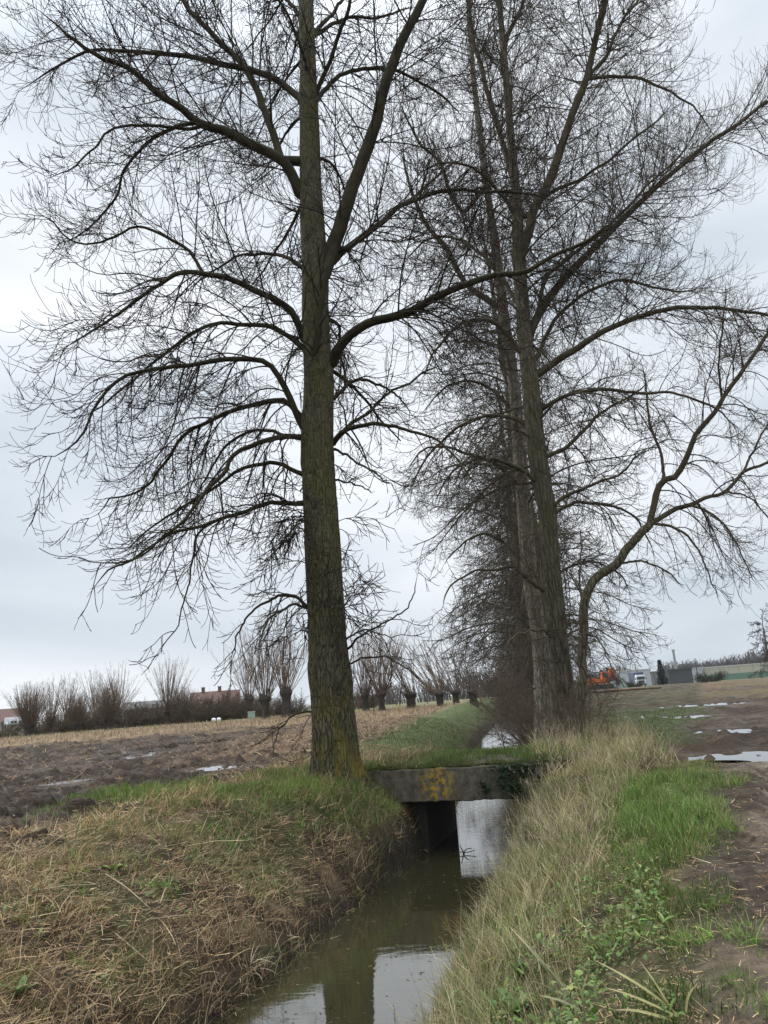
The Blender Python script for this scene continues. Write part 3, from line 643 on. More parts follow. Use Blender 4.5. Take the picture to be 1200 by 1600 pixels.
# ---- paler trunk close behind it
Y3 = 26.5
ctr = [(851, 1142), (848, 1110), (844, 1022), (836, 950), (827, 891), (818, 780), (812, 708), (803, 600), (788, 500), (776, 400), (762, 300), (746, 180), (735, 60), (728, -60)]
wid = [34, 27, 25, 27, 28, 25, 23, 20, 18, 15, 12, 10, 8, 5]; wid = [w_*.9 for w_ in wid]
b3 = aty(851, 1138, Y3); b3[2] = hz(b3[0], b3[1])
t3 = thing('poplar_tree', 'poplar with pale grey smooth trunk, pressed close against the left of the thick brown-barked one', 'tree', b3, group='poplars along the far ditch bank')
me, TP3, TR3 = trunk_mesh('trunk', ctr, wid, Y3, b3, M_barkpale, seed=3, sides=48, K=200); link('trunk', me, t3)
LM3 = [
    ([(785, 485), (735, 450), (700, 395), (665, 350), (640, 290), (625, 230)], 13, 4, .5),
    ([(760, 290), (720, 330), (685, 250), (650, 215), (620, 150)], 9, 3, -.4),
    ([(826, 890), (790, 850), (755, 835), (720, 850), (690, 890)], 8, 2, .5),
    ([(815, 760), (775, 725), (735, 720), (700, 745), (675, 790)], 8, 2, -.6),
    ([(808, 650), (770, 610), (730, 595), (690, 610), (655, 650)], 8, 2, .6),
]
lb = traced(LM3, Y3, 1700, tp=TP3, tr=TR3)
for zf in np.linspace(.24, .97, 36):
    i_ = int(zf*(len(TP3)-1)); az = rng.uniform(0, 6.28); L_ = rng.uniform(3.0, 5.6)*(1.15-.4*zf)
    lb.append(proc_limb(TP3[i_], az, rad(rng.uniform(10, 50)), L_, TR3[i_]*.12+.012, arch=1.2, tip=.7, wig=.09))
build_tree(t3, lb, b3, M_limb2, M_twig2, sides=7, dens=.92, rmin=.0075)
add_sprouts(t3, sprouts(TP3, TR3, 70, .05, .65, .5, 1.7), b3, M_twig2, dens=.6)

# ---- slender bent tree at the right edge of the group
Y4 = 21.0
ctr = [(906, 1160), (908, 1127), (910, 1048), (912, 996), (911, 944), (918, 925), (934, 902), (963, 881), (981, 858), (1000, 836), (1017, 815)]
wid = [22, 16, 13, 14, 14.5, 14.5, 14, 14, 13.5, 13, 12]
b4 = aty(906, 1157, Y4); b4[2] = hz(b4[0], b4[1])
t4 = thing('slender_tree', 'slim tree whose stem bends sharply right and forks, right of the thick poplar trunks', 'tree', b4)
P4, _ = trace(ctr, Y4, 1, 1, 40); d4 = np.array([depth(p) for p in P4])
R4 = np.interp(np.linspace(0, 1, 40), np.linspace(0, 1, len(wid)), wid)/2*d4/F
V, Q = tubes(wiggle(P4, .03, 77)[None], R4[None], 16); link('trunk', mesh_np('trunk', V-b4, Q, M_bark2), t4)
LM4 = [
    ([(1015, 818), (1021, 792), (1029, 762), (1037, 750), (1058, 742), (1075, 712), (1087, 679), (1117, 642), (1133, 617), (1158, 583), (1183, 546), (1200, 521), (1235, 470)], 13, 5, -.3),
    ([(1015, 818), (1046, 800), (1083, 787), (1104, 777), (1133, 769), (1162, 737), (1200, 721), (1250, 690)], 10, 3.5, .4),
    ([(1160, 740), (1172, 715), (1179, 704), (1200, 660), (1215, 640)], 5, 2.5, .2),
    ([(1035, 752), (1038, 738), (1033, 708), (1021, 683), (1012, 637), (1010, 600), (1000, 560)], 7, 2.5, .6),
    ([(1128, 625), (1126, 600), (1124, 560), (1130, 500), (1135, 440)], 5, 2, -.3),
    ([(1020, 818), (1055, 825), (1085, 850), (1105, 890), (1120, 935)], 6, 2, -.4),
    ([(965, 880), (985, 876), (1015, 880), (1045, 895), (1070, 920)], 5, 2, .4),
    ([(912, 990), (935, 1000), (950, 1030), (965, 1060)], 4, 1.5, -.4),
    ([(911, 940), (905, 900), (908, 850), (905, 820)], 5, 2, .3),
    ([(1080, 790), (1110, 800), (1140, 830), (1165, 880), (1185, 920)], 5, 1.6, -.3),
    ([(1133, 769), (1165, 775), (1195, 800), (1225, 840)], 4, 1.6, .3),
]
lb = traced(LM4, Y4, 1900, .025)
build_tree(t4, lb, b4, M_limb2, M_twig2, sides=8, dens=1.0, rmin=.006, l1=.5)
add_sprouts(t4, sprouts(P4, R4, 14, .05, .7, .4, .9), b4, M_twig2)

# ---- the row continuing behind: generic poplars, two prototypes copied
def generic_poplar(name, H, seed, nl, mt, ml, mtw, dens, rmin, low=.07):
    root = thing(name, '', 'tree')
    g_ = np.random.default_rng(seed); K = 60; zz = np.linspace(0, H, K)
    Pt = np.stack([np.cumsum(g_.normal(size=K))*.05, np.cumsum(g_.normal(size=K))*.05, zz], 1); Rt = .38*(1-zz/H)**.8+.015+.22*np.exp(-zz/.35)
    V, Q = tubes(Pt[None], Rt[None], 14); link('trunk', mesh_np('trunk', V, Q, mt), root)
    lb = []
    for zf in np.linspace(low, .95, nl):
        i_ = int(zf*(K-1)); lb.append(proc_limb(Pt[i_], g_.uniform(0, 6.28), rad(g_.uniform(15, 60)), g_.uniform(3.2, 6.0)*(1.15-.55*zf), Rt[i_]*.11+.012, K=12, arch=1.2, tip=.7, wig=.09))
    V, Q = merge([tubes(p[None], r[None], 6) for p, r in lb]); 
    link('limbs', mesh_np('limbs', V, Q, ml), root)
    sp = []
    for _ in range(int(nl*1.0)):
        i_ = int(g_.uniform(.02, .4)*(K-1)); sp.append(proc_limb(Pt[i_], g_.uniform(0, 6.28), rad(g_.uniform(0, 60)), g_.uniform(.6, 1.7), .014, K=12, arch=1.3, tip=.8, wig=.1))
    V, Qs = merge(tree_twigs(lb, dens=dens, rmin=rmin)+tree_twigs(sp, sc=.8, l1=.5, levels=2, dens=dens, rmin=rmin)); tag(link('twigs', mesh_np('twigs', V, Qs, mtw), root), kind='stuff')
    return root
gp = [generic_poplar('poplar_tree', 24, 31, 58, M_bark2, M_limb2, M_twig2, .8, .010, .12), generic_poplar('poplar_tree', 22, 32, 58, M_bark2, M_limb2, M_twig2, .8, .010, .12)]
ROWL = ['third poplar of the row, brown trunk half hidden left of the pale grey trunk', 'fourth poplar back along the ditch, behind the pale grey trunk',
        'fifth poplar back along the ditch, its crown blurring into the next', 'sixth poplar back along the ditch row', 'seventh poplar back along the ditch row',
        'eighth poplar back in the row, small and far', 'second last poplar of the ditch row', 'last and smallest poplar at the far end of the ditch row']
for i_, (y, off) in enumerate([(33, 2.3), (39, 2.6), (46, 2.2), (54, 2.6), (63, 2.4), (73, 2.6), (85, 2.5), (100, 2.6)]):
    o = gp[i_] if i_ < 2 else copy_tree(gp[i_ % 2])
    x = float(cxf(y))+off; o.location = (x, y, hz(x, y)-.05); o.rotation_euler = (0, 0, i_*2.1); s_ = [1, 1.05, .95, 1.02, .98, 1, .95, 1][i_]; o.scale = (s_,)*3
    tag(o, ROWL[i_], 'tree', 'poplars along the far ditch bank')

# ---- shrubs: brushy thickets at the trunk feet along the ditch
def brush(name, H, W, n, seed, m, r=.009, sp=.22, K=7, dens=1., spread=1.):
    g_ = np.random.default_rng(seed); az = g_.uniform(0, 6.28, n); rr_ = W*.35*np.sqrt(g_.random(n))
    P = np.zeros((n, K, 3)); P[:, 0, 0] = rr_*np.sin(az); P[:, 0, 1] = rr_*np.cos(az); P[:, 0, 2] = -.05
    el = g_.uniform(.12, .9, n)*spread; d = np.stack([np.sin(az)*np.sin(el), np.cos(az)*np.sin(el), np.cos(el)], 1); Ls = H*g_.uniform(.55, 1.1, n)
    for j in range(1, K):
        d = d+g_.normal(size=(n, 3))*.10; d /= np.linalg.norm(d, axis=1, keepdims=True); P[:, j] = P[:, j-1]+d*(Ls/(K-1))[:, None]
    R = np.full((n, 1), r*1.6)*np.linspace(1, .5, K)[None]
    A, RA = grow(P, R, sp/dens, lambda L, t, m_: np.clip(.35*L*rng.uniform(.4, 1.2, m_), .2, 1.4), .15, 42, 6, .3, .5, .14, .7, r, r*.7)
    B, RB = grow(A, RA, .22/dens, lambda L, t, m_: np.clip(.45*L*rng.uniform(.4, 1.2, m_), .12, .5), .15, 45, 4, .2, .5, .15, .8, r*.8, r*.6)
    V, Qs = merge([tubes(P, R, 4), tubes(A, RA, 3), tubes(B, RB, 3)])
    return mesh_np(name, V, Qs, m)
M_brush = mat('brush_twig', (.13, .104, .08), .9, var=.4, scale=.7, spec=.15, col2=(.11, .078, .056))
bm_ = [brush('shrub', 2.6, 1.8, 46, 41, M_brush), brush('shrub', 3.4, 2.2, 60, 42, M_brush, .011)]
SH = [(24.6, 2.3, 0, 'bare brown thicket at the foot of the pale grey trunk'), (20.4, 2.3, 0, 'tangle of bare suckers at the foot of the thick brown-barked trunk'), (29, .9, 1, 'bare reddish thicket leaning over the ditch behind the pale trunk'),
      (32, .9, 1, 'second reddish thicket over the water, behind the pale trunk'), (36, 1.0, 1, 'third reddish thicket along the far ditch'), (40, 1.1, 1, 'fourth reddish thicket along the far ditch'),
      (46, 1.2, 1, 'fifth reddish thicket along the far ditch'), (53, 1.3, 1, 'sixth reddish thicket along the far ditch'), (61, 1.6, 1, 'seventh reddish thicket, small, far along the ditch'), (71, 1.8, 1, 'eighth reddish thicket far along the ditch'), (83, 1.8, 1, 'farthest reddish thicket at the ditch end')]
for i_, (y, off, k, lab) in enumerate(SH):
    x = float(cxf(y))+off+.75*(i_ > 1); o = link('shrub', bm_[k], None, (x, y, hz(x, y)-.03)); o.rotation_euler = (0, 0, i_*1.7); s_ = 1+.12*math.sin(i_*3.1); 
    if i_ < 2: s_ = [.5, .78][i_]
    s_ *= .9
    o.scale = (s_,)*3; tag(o, lab, 'shrub', 'bare thickets along the ditch')

# ------------------------------------------------------------------ the bridge
def hit(px, py, lift=0.):
    """where the view ray through a photo pixel meets the ground"""
    d = FWD + RT*((px-600)/F) + UP*((800-py)/F); d /= np.linalg.norm(d); t = 2.0
    ts = np.concatenate([np.arange(2, 40, .05), np.arange(40, 400, .5)]); p = EYE+d*ts[:, None]
    b_ = p[:, 2] < height(p[:, 0], p[:, 1])+lift
    k = int(np.argmax(b_)) if b_.any() else len(ts)-1
    return p[k]
BO = np.array([1.0, 16.1]); BU = np.array([.957, -.29]); BV = np.array([.29, .957]); BA = math.atan2(-.29, .957)
def conc_mat():
    m = bpy.data.materials.new('weathered_concrete'); m.use_nodes = True; t = m.node_tree; p = t.nodes['Principled BSDF']; l = t.links.new
    p.inputs['Roughness'].default_value = .92; p.inputs['Specular IOR Level'].default_value = .2
    c = N('ShaderNodeTexCoord', t); s = N('ShaderNodeSeparateXYZ', t); l(c.outputs['Object'], s.inputs[0])
    def noise(sc, det=7, st=(1, 1, 1)):
        mpn = N('ShaderNodeMapping', t); mpn.inputs['Scale'].default_value = st; l(c.outputs['Object'], mpn.inputs[0])
        n = N('ShaderNodeTexNoise', t); n.inputs['Scale'].default_value = sc; n.inputs['Detail'].default_value = det; n.inputs['Roughness'].default_value = .66; l(mpn.outputs[0], n.inputs['Vector']); return n.outputs['Fac']
    def ramp(src, a, b, lo=0., hi=1.):
        r = N('ShaderNodeMapRange', t); r.inputs['From Min'].default_value = a; r.inputs['From Max'].default_value = b; r.inputs['To Min'].default_value = lo; r.inputs['To Max'].default_value = hi
        l(src, r.inputs['Value']); return r.outputs[0]
    def mul_(a, b):
        x = N('ShaderNodeMath', t, operation='MULTIPLY'); l(a, x.inputs[0]); l(b, x.inputs[1]); return x.outputs[0]
    def mixc(f, a, b):
        x = N('ShaderNodeMix', t, data_type='RGBA'); l(f, x.inputs['Factor'])
        for i, v in ((6, a), (7, b)):
            if isinstance(v, tuple): x.inputs[i].default_value = (*v, 1)
            else: l(v, x.inputs[i])
        return x.outputs[2]
    b = mixc(ramp(noise(5), .35, .65), (.055, .048, .036), (.16, .14, .108))
    b = mixc(ramp(noise(2.2, 5, (2.5, 2.5, .5)), .5, .72, 0, .8), b, (.05, .047, .028))
    b = mixc(ramp(noise(30, 3), .62, .70, 0, .8), b, (.22, .2, .165))
    # crustose yellow lichen, one patch with a ragged outline
    d = N('ShaderNodeVectorMath', t, operation='DISTANCE'); sc = N('ShaderNodeVectorMath', t, operation='MULTIPLY'); sc.inputs[1].default_value = (1, 0, .8); l(c.outputs['Object'], sc.inputs[0]); l(sc.outputs[0], d.inputs[0]); d.inputs[1].default_value = (-.36, 0, -.2)
    b = mixc(mul_(ramp(d.outputs['Value'], .12, .46, 1, 0), ramp(noise(8.5, 9), .47, .56)), b, (.36, .235, .022))
    b = mixc(mul_(ramp(s.outputs['X'], .55, .95), ramp(noise(2.6, 6), .42, .5)), b, (.022, .028, .014))
    l(b, p.inputs['Base Color'])
    bn = N('ShaderNodeBump', t); bn.inputs['Strength'].default_value = .5; bn.inputs['Distance'].default_value = .03; l(noise(14), bn.inputs['Height']); l(bn.outputs[0], p.inputs['Normal'])
    return m
M_conc = conc_mat()
M_concdark = mat('dark_concrete', (.03, .027, .021), .9, var=.5, scale=4, bump=.4, bscale=14)  # abutment concrete, simply a darker tone than the deck
M_soil = mat('bank_soil', (.06, .045, .03), .95, var=.5, scale=7, bump=.8, bscale=20)
br = thing('concrete_bridge', 'low concrete slab bridge with yellow lichen, grassed over, spanning the ditch', 'bridge', (BO[0], BO[1], 0), BA)
def slab(name, u0, u1, v0, v1, z0, z1, m, nu=40, nv=24, amp=.012, ch=.03):
    """slightly uneven chamfered block in the bridge's own frame"""
    bm = MB(); prof_ = [(v0, z0+ch), (v0+ch, z0), (v1-ch, z0), (v1, z0+ch), (v1, z1-ch), (v1-ch, z1), (v0+ch, z1), (v0, z1-ch)]
    us = np.linspace(u0, u1, nu); V = []
    for a_, u in enumerate(us):
        for (v, z) in prof_: V.append((u, v+amp*(fbm(u*6, z*6+0*u, 3, 9)-.5)*2, z+amp*(fbm(u*7, v*2+0*u, 4, 19)-.5)*2))
    n = len(prof_); Fc = [(i*n+j, i*n+(j+1) % n, (i+1)*n+(j+1) % n, (i+1)*n+j) for i in range(nu-1) for j in range(n)]
    Fc += [tuple(range(n))[::-1], tuple(range((nu-1)*n, nu*n))]
    bm.add(V, Fc); return bm.build(name, m, br)
slab('deck', -1.85, 2.35, 0, 3.0, -.57, .07, M_conc, nu=150, amp=.02, ch=.022)
slab('abutment', -1.8, -.72, .35, 2.94, -2.0, -.575, M_concdark)
slab('abutment', 1.25, 2.3, .06, 2.94, -2.0, -.575, M_concdark)
# earth over the slab: a low mound, thicker at the back
us, vs = np.meshgrid(np.linspace(-2.1, 2.6, 60), np.linspace(.07, 3.0, 40)); zz = .085+.10*np.sin(np.clip((vs-.05)/2.9, 0, 1)*math.pi)**.5+.05*(fbm(us*3, vs*3, 3, 7)-.5)
i = np.arange(39)[:, None]*60; j = np.arange(59)[None]; Qe = np.stack([i+j, i+j+1, i+j+61, i+j+60], -1).reshape(-1, 4)
link('earth_fill', mesh_np('earth_fill', np.stack([us.ravel(), vs.ravel(), zz.ravel()], 1), Qe, M_soil), br)
def deck_z(x, y):
    dx = x-BO[0]; dy = y-BO[1]; u = dx*BU[0]+dy*BU[1]; v = dx*BV[0]+dy*BV[1]
    on = (u > -2.0) & (u < 2.5) & (v > .03) & (v < 3.0)
    return on, .085+.10*np.sin(np.clip((v-.05)/2.9, 0, 1)*math.pi)**.5
def surf(x, y):
    z = height(x, y); on, dz = deck_z(x, y); return np.where(on, np.maximum(z, dz), z)

# leaves ---------------------------------------------------------------
def leaves(pos, L_, W_, az, tilt, roll, col, lobes=0, fold=.25, K=5):
    """leaf blades: midrib with two half blades; returns V,Q,C"""
    n = len(pos); t = np.linspace(0, 1, K); wpr = np.sin(np.pi*np.clip(t*.92+.08, 0, 1))**.75; wpr[-1] = .03; wpr[0] = .15
    wpr = wpr[None]*np.ones((n, 1))
    th_ = tilt[:, None]+roll[:, None]*t[None]; st = (L_/(K-1))[:, None]
    dx = np.sin(th_)*st; dz = np.cos(th_)*st; hx = np.cumsum(dx, 1)-dx; hzz = np.cumsum(dz, 1)-dz
    A = np.stack([np.sin(az), np.cos(az), 0*az], 1); B = np.stack([np.cos(az), -np.sin(az), 0*az], 1)
    mid = pos[:, None]+hx[:, :, None]*A[:, None]+hzz[:, :, None]*np.array([0, 0, 1.])
    nrm = -np.cos(th_)[:, :, None]*A[:, None]+np.sin(th_)[:, :, None]*np.array([0, 0, 1.])
    w_ = (W_[:, None]*wpr)[:, :, None]
    l = mid-B[:, None]*w_+nrm*w_*fold; r = mid+B[:, None]*w_+nrm*w_*fold
    V = np.stack([l, mid, r], 2).reshape(-1, 3)
    b_ = (np.arange(n)*K*3)[:, None, None]; j = (np.arange(K-1)*3)[None, :, None]; i = np.arange(2)[None, None]
    Q = np.stack([b_+j+i, b_+j+i+1, b_+j+i+4, b_+j+i+3], -1).reshape(-1, 4)
    return V, Q, np.repeat(col, K*3, axis=0)
def blades(pos, L_, W_, az, th0, th1, col, K=4, tw=None, tip=.05):
    n = len(pos); t = np.linspace(0, 1, K); th_ = th0[:, None]+(th1-th0)[:, None]*t[None]; st = (L_/(K-1))[:, None]
    dx = np.sin(th_)*st; dz = np.cos(th_)*st; hx = np.cumsum(dx, 1)-dx; hzz = np.cumsum(dz, 1)-dz
    A = np.stack([np.sin(az), np.cos(az), 0*az], 1); z1 = np.array([0, 0, 1.])
    mid = pos[:, None]+hx[:, :, None]*A[:, None]+hzz[:, :, None]*z1
    b2_ = az+(rng.uniform(-1.2, 1.2, n) if tw is None else tw); B = np.stack([np.cos(b2_), -np.sin(b2_), rng.normal(size=n)*.25], 1)
    wp = np.maximum((1-t**1.6), tip)[None, :, None]*W_[:, None, None]*.5
    V = np.stack([mid-B[:, None]*wp, mid+B[:, None]*wp], 2).reshape(-1, 3)
    b_ = (np.arange(n)*K*2)[:, None]; j = (np.arange(K-1)*2)[None]
    Q = np.stack([b_+j, b_+j+1, b_+j+3, b_+j+2], -1).reshape(-1, 4)
    return V, Q, np.repeat(col, K*2, axis=0)
def pal(n, cols, wts, jit=.18):
    c = np.array(cols)[rng.choice(len(cols), n, p=np.array(wts)/sum(wts))]; return c*(1+rng.normal(size=(n, 1))*jit).clip(.5, 1.6)*(1+rng.normal(size=(n, 3))*.04)
def cast(n, r0, r1, a0=-40, a1=40):
    r = r0+(r1-r0)*rng.random(n); a = np.radians(a0+(a1-a0)*rng.random(n)); return r*np.sin(a), r*np.cos(a)
def emit(name, VQCs, m, label, cat):
    Vs, Qs, Cs, o = [], [], [], 0
    for V, Q, c in VQCs: Vs.append(V); Qs.append(Q+o); Cs.append(c); o += len(V)
    ob = link(name, mesh_np(name, np.concatenate(Vs), Qs, m, np.concatenate(Cs)), None); tag(ob, label, cat, kind='stuff'); return ob
def xyz(x, y, dz=-.02): return np.stack([x, y, surf(x, y)+dz], 1)
def dslope(y): return np.arctan(np.interp(y, _yy, _ds))
STRAW = [(.47, .34, .185), (.36, .25, .13), (.23, .155, .08), (.12, .08, .046), (.58, .46, .28)]
GREEN = [(.10, .17, .032), (.075, .125, .028), (.14, .20, .045), (.18, .19, .07)]

VIV = [(.125, .225, .038), (.095, .17, .03), (.165, .245, .055), (.22, .235, .09)]
def tussocks(x, y, nb, hgt, wdt, cols, wts, flat=.0, spread=.07, down=None):
    """tussocks: every centre throws nb blades outwards, all of one tint"""
    m = len(x); nbl = rng.poisson(nb, m); q = np.repeat(np.arange(m), nbl); n = len(q); a = rng.uniform(0, 6.28, n); rr_ = spread*np.sqrt(rng.random(n))*rng.uniform(.6, 1.6, m)[q]
    px, py = x[q]+rr_*np.sin(a), y[q]+rr_*np.cos(a); H = (hgt*rng.lognormal(0, .35, m))[q]*rng.uniform(.45, 1.15, n)
    lean = rng.uniform(0, 6.28, m)[q] if down is None else down[q]+rng.normal(size=n)*.5
    k = rng.random(n) < .45; az = np.where(k, lean+rng.normal(size=n)*.4, a); t0 = np.clip(rng.normal(.35+flat, .25, n), 0, 1.5); t1 = t0+rng.gamma(2., .33, n)*(1+.3*flat)
    c = (pal(m, cols, wts)*(.5+1.0*fbm(x*1.6+2, y*1.6, 3, 441))[:, None])[q]*(1+rng.normal(size=(n, 1))*.22).clip(.4, 1.7); r_ = np.hypot(px, py)
    return blades(xyz(px, py), H, wdt*rng.uniform(.6, 1.4, n)*(r_/8)**.4, az, t0, t1, c, K=5)
# left bank: flattened dead grass, straw litter, tufts of green ---------
x, y = cast(520000, 3.4, 24); s, dl, dr, field, path, n1, n2 = zones(x, y)
e = np.interp(y, [5, 11, 14, 18, 22], [4.7, 3.9, 3.8, 3.3, 3.3])
clump = fbm(x*1.6, y*1.6, 4, 131); bare = fbm(x*.9+4, y*.9, 3, 141)
k = (s < 0) & (dl > -.05) & (dl < e+.4+(n1-.5)*2.4) & (clump > .28+.34*rng.random(len(x))) & (rng.random(len(x)) < np.where((bare > .60) & (dl > 1.3), .30, .95)) & (rng.random(len(x)) < .42)
x, y, dl_, cl = x[k], y[k], dl[k], clump[k]; n = len(x)
top = sstep(2.5, 4.5, dl_)
az = np.where(rng.random(n) < .25, math.pi/2-dslope(y)+rng.normal(size=n)*.8, rng.uniform(0, 6.28, n))
Lb = rng.uniform(.10, .40, n)*(.8+.5*cl)*(1-.12*top); r_ = np.hypot(x, y)
th0 = rng.uniform(.25, 1.35, n); th1 = th0+rng.uniform(.1, 1.3, n)
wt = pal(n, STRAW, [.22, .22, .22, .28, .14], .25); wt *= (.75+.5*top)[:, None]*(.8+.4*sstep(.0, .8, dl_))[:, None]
gpos = (fbm(x*.7+9, y*.7, 4, 151) > .58)&(rng.random(n) < .5); wt[gpos] = pal(gpos.sum(), GREEN, [1, 1.2, .5, 1.5])
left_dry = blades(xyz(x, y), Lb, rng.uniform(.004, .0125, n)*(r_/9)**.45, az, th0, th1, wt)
x, y = cast(210000, 3.4, 26); s, dl, dr, field, path, n1, n2 = zones(x, y); k = (s < 0) & (dl > .3) & (dl < 4.6+(n1-.5)*2) & (rng.random(len(x)) < .8)
x, y = x[k], y[k]; n = len(x); th0 = rng.uniform(1.35, 1.6, n)
litter = blades(xyz(x, y, .015+.03*rng.random(n)), rng.exponential(.10, n)+.05, rng.uniform(.006, .014, n), rng.uniform(0, 6.28, n), th0, th0+rng.normal(size=n)*.25, pal(n, STRAW, [.22, .3, .25, .18, .08]), K=3, tip=.5)
# standing thin dead stalks along the brink of the field and by the waterline
x, y = cast(30000, 3.6, 19); s, dl, dr, *_ = zones(x, y); k = (s < 0) & (((dl > 2.8) & (dl < 4.4) & (rng.random(len(x)) < .14)) | ((dl > -.03) & (dl < .5) & (rng.random(len(x)) < .5)))
x, y = x[k], y[k]; n = len(x)
stalk = blades(xyz(x, y), rng.uniform(.2, .55, n), rng.uniform(.004, .008, n), rng.uniform(0, 6.28, n), rng.uniform(0, .4, n), rng.uniform(.1, .9, n), pal(n, STRAW, [.4, .3, .2, .1, .2]), K=5)
x, y = cast(5200, 3.6, 20, -42, 12); s, dl, dr, f_, p_, n1, n2 = zones(x, y); k = (s < 0) & (dl > .0) & (dl < 4.1+(n1-.5)*2) & (rng.random(len(x)) < np.maximum(.3+.6*sstep(.45, .6, fbm(x*.8+2, y*.8, 3, 411)), .95*(dl < 1.4))); x, y = x[k], y[k]
ltus = tussocks(x, y, 22, .17+0*x, .0085, [(.50, .38, .22), (.36, .25, .135), (.22, .15, .08), (.13, .088, .05), (.60, .50, .33), (.14, .17, .05)], [.6, .9, .9, .7, .35, .45], .80, .11)
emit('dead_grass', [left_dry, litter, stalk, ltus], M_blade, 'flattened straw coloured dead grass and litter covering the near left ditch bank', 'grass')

def green_patch(spec, n, L0, L1, w0=.006, w1=.011, th=(.05, .5), cols=GREEN, wts=(1, 1, 1, .4), drp=.9, box=None):
    """tufted grass: spec(x,y)->density 0..1"""
    x, y = cast(n, 3.4, 48, -42, 44) if box is None else (rng.uniform(box[0], box[1], n), rng.uniform(box[2], box[3], n)); d_ = spec(x, y); k = rng.random(n) < d_; x, y = x[k], y[k]; m = len(x); r_ = np.hypot(x, y)
    t0 = rng.uniform(*th, m); return blades(xyz(x, y), rng.uniform(L0, L1, m)*(.45+.55*np.clip(d_[k], 0, 1)), rng.uniform(w0, w1, m)*np.maximum(1, r_/10)**.7, rng.uniform(0, 6.28, m), t0, t0+rng.uniform(.2, drp, m), pal(m, cols, wts)*(.45+1.1*fbm(x*2.6, y*2.6, 3, 431))[:, None], K=4)
def loose_tufts():
    """fresh tufts where the photograph shows them"""
    o = [hit(a, b) for a, b in [(40, 1440), (70, 1432), (95, 1350), (110, 1372), (240, 1388), (140, 1515), (150, 1535), (25, 1545), (50, 1585), (255, 1400), (330, 1300), (350, 1320), (400, 1275), (300, 1255), (270, 1270), (480, 1300), (560, 1395), (20, 1420), (1160, 1480), (1185, 1570), (1100, 1425), (1060, 1490), (1045, 1400), (1020, 1450), (1130, 1555), (985, 1330), (1120, 1290)]]
    xx = np.repeat([p[0] for p in o], 6)+rng.normal(size=6*len(o))*.09; yy = np.repeat([p[1] for p in o], 6)+rng.normal(size=6*len(o))*.11
    return tussocks(xx, yy, 26, .12+0*xx, .0075, VIV, [1, 1, .8, .5], .15, .07)
def edge_grass():
    """grass hanging over the front edge of the bridge slab"""
    n = 5200; u = rng.uniform(-1.85, 2.2, n); v = rng.uniform(.0, .28, n); k = rng.random(n) < .25+.75*sstep(.35, .6, fbm(u*3, v*0, 3, 401)); u = u[k]; v = v[k]; n = len(u)
    P = np.stack([BO[0]+u*BU[0]+v*BV[0], BO[1]+u*BU[1]+v*BV[1], .075+.0*u], 1); t0 = rng.uniform(.1, .9, n)
    return blades(P, rng.uniform(.05, .17, n), rng.uniform(.005, .010, n), math.atan2(-BV[0], -BV[1])+rng.normal(size=n)*.8, t0, t0+rng.uniform(.4, 1.8, n), pal(n, [(.10, .15, .035), (.13, .17, .05), (.075, .11, .028), (.22, .19, .10)], [1, 1, 1, .7]))
def sp_tree(x, y):
    s, dl, dr, f_, p_, n1, n2 = zones(x, y); q = np.exp(-(((x+2.9)/2.8)**2+((y-15.7)/1.55)**2)**1.5) + .9*np.exp(-(((x+.1)/.8)**2+((y-15.0)/.9)**2)**1.5)
    return (s < 0)*(dl > .25)*np.clip(q*2.8, 0, 1)*sstep(.34, .50, fbm(x*1.3, y*1.3, 4, 161)+.10*(dl < 2.6))*.95
def sp_tuft(x, y):
    s, dl, dr, f_, p_, n1, n2 = zones(x, y); return (s < 0)*(dl > .2)*(dl < 5)*(y < 17)*sstep(.63, .68, fbm(x*1.5+31, y*1.5, 3, 171)+.05+.03*(y < 8))*.8
def sp_deck(x, y):
    on, _ = deck_z(x, y); dx = x-BO[0]; dy = y-BO[1]; v = dx*BV[0]+dy*BV[1]
    return on*np.where(v < 2.2, 1., .25)*sstep(.28, .5, fbm(x*2, y*2, 3, 181))
def sp_beyond(x, y):
    s, dl, dr, *_ = zones(x, y); return (s < 0)*(y > 19)*sstep(.1, .5, dl)*(1-sstep(2.6, 4.4, dl+(fbm(x*.6, y*.6, 3, 191)-.5)*2.5))*.9
def sp_bright(x, y):
    s, dl, dr, f_, p_, n1, n2 = zones(x, y); return (s > 0)*sstep(1.7, 2.3, dr)*(1-sstep(-.6, .3, x-path_l(y)-.05+(fbm(x*1.5, y*1.5, 3, 201)-.5)*1.8))*sstep(6.2, 8.4, y)*(1-sstep(11.2, 13.6, y))*(.25+.75*sstep(.34, .52, fbm(x*1.7, y*1.7, 4, 211)))
def sp_bright2(x, y):
    s, dl, dr, f_, p_, n1, n2 = zones(x, y); return (s > 0)*(dr > 1.5)*(1-sstep(-.3, .35, x-path_l(y)))*(y > 3.2)*(y < 14)*sstep(.50, .62, fbm(x*1.2+21, y*1.2, 3, 223))*.7
def sp_verge(x, y):
    s, dl, dr, f_, p_, n1, n2 = zones(x, y); return (s > 0)*(y < 9)*sstep(1.5, 2.4, dr)*(1-sstep(-.3, .4, x-path_l(y)))*sstep(.44, .57, fbm(x*1.8+3, y*1.8, 4, 221))*.9
def sp_mid(x, y):
    s, dl, dr, f_, p_, n1, n2 = zones(x, y); return (s > 0)*(y > 17)*(y < 38)*sstep(1.3, 2.4, dr)*(1-sstep(-1.4, 1., x-path_l(y)-.6+(n1-.5)*3))*.55
def sp_pathtuft(x, y):
    s, dl, dr, f_, p_, n1, n2 = zones(x, y); return p_*(y < 12)*sstep(.70, .73, fbm(x*1.5+13, y*1.5, 2, 231))*.22
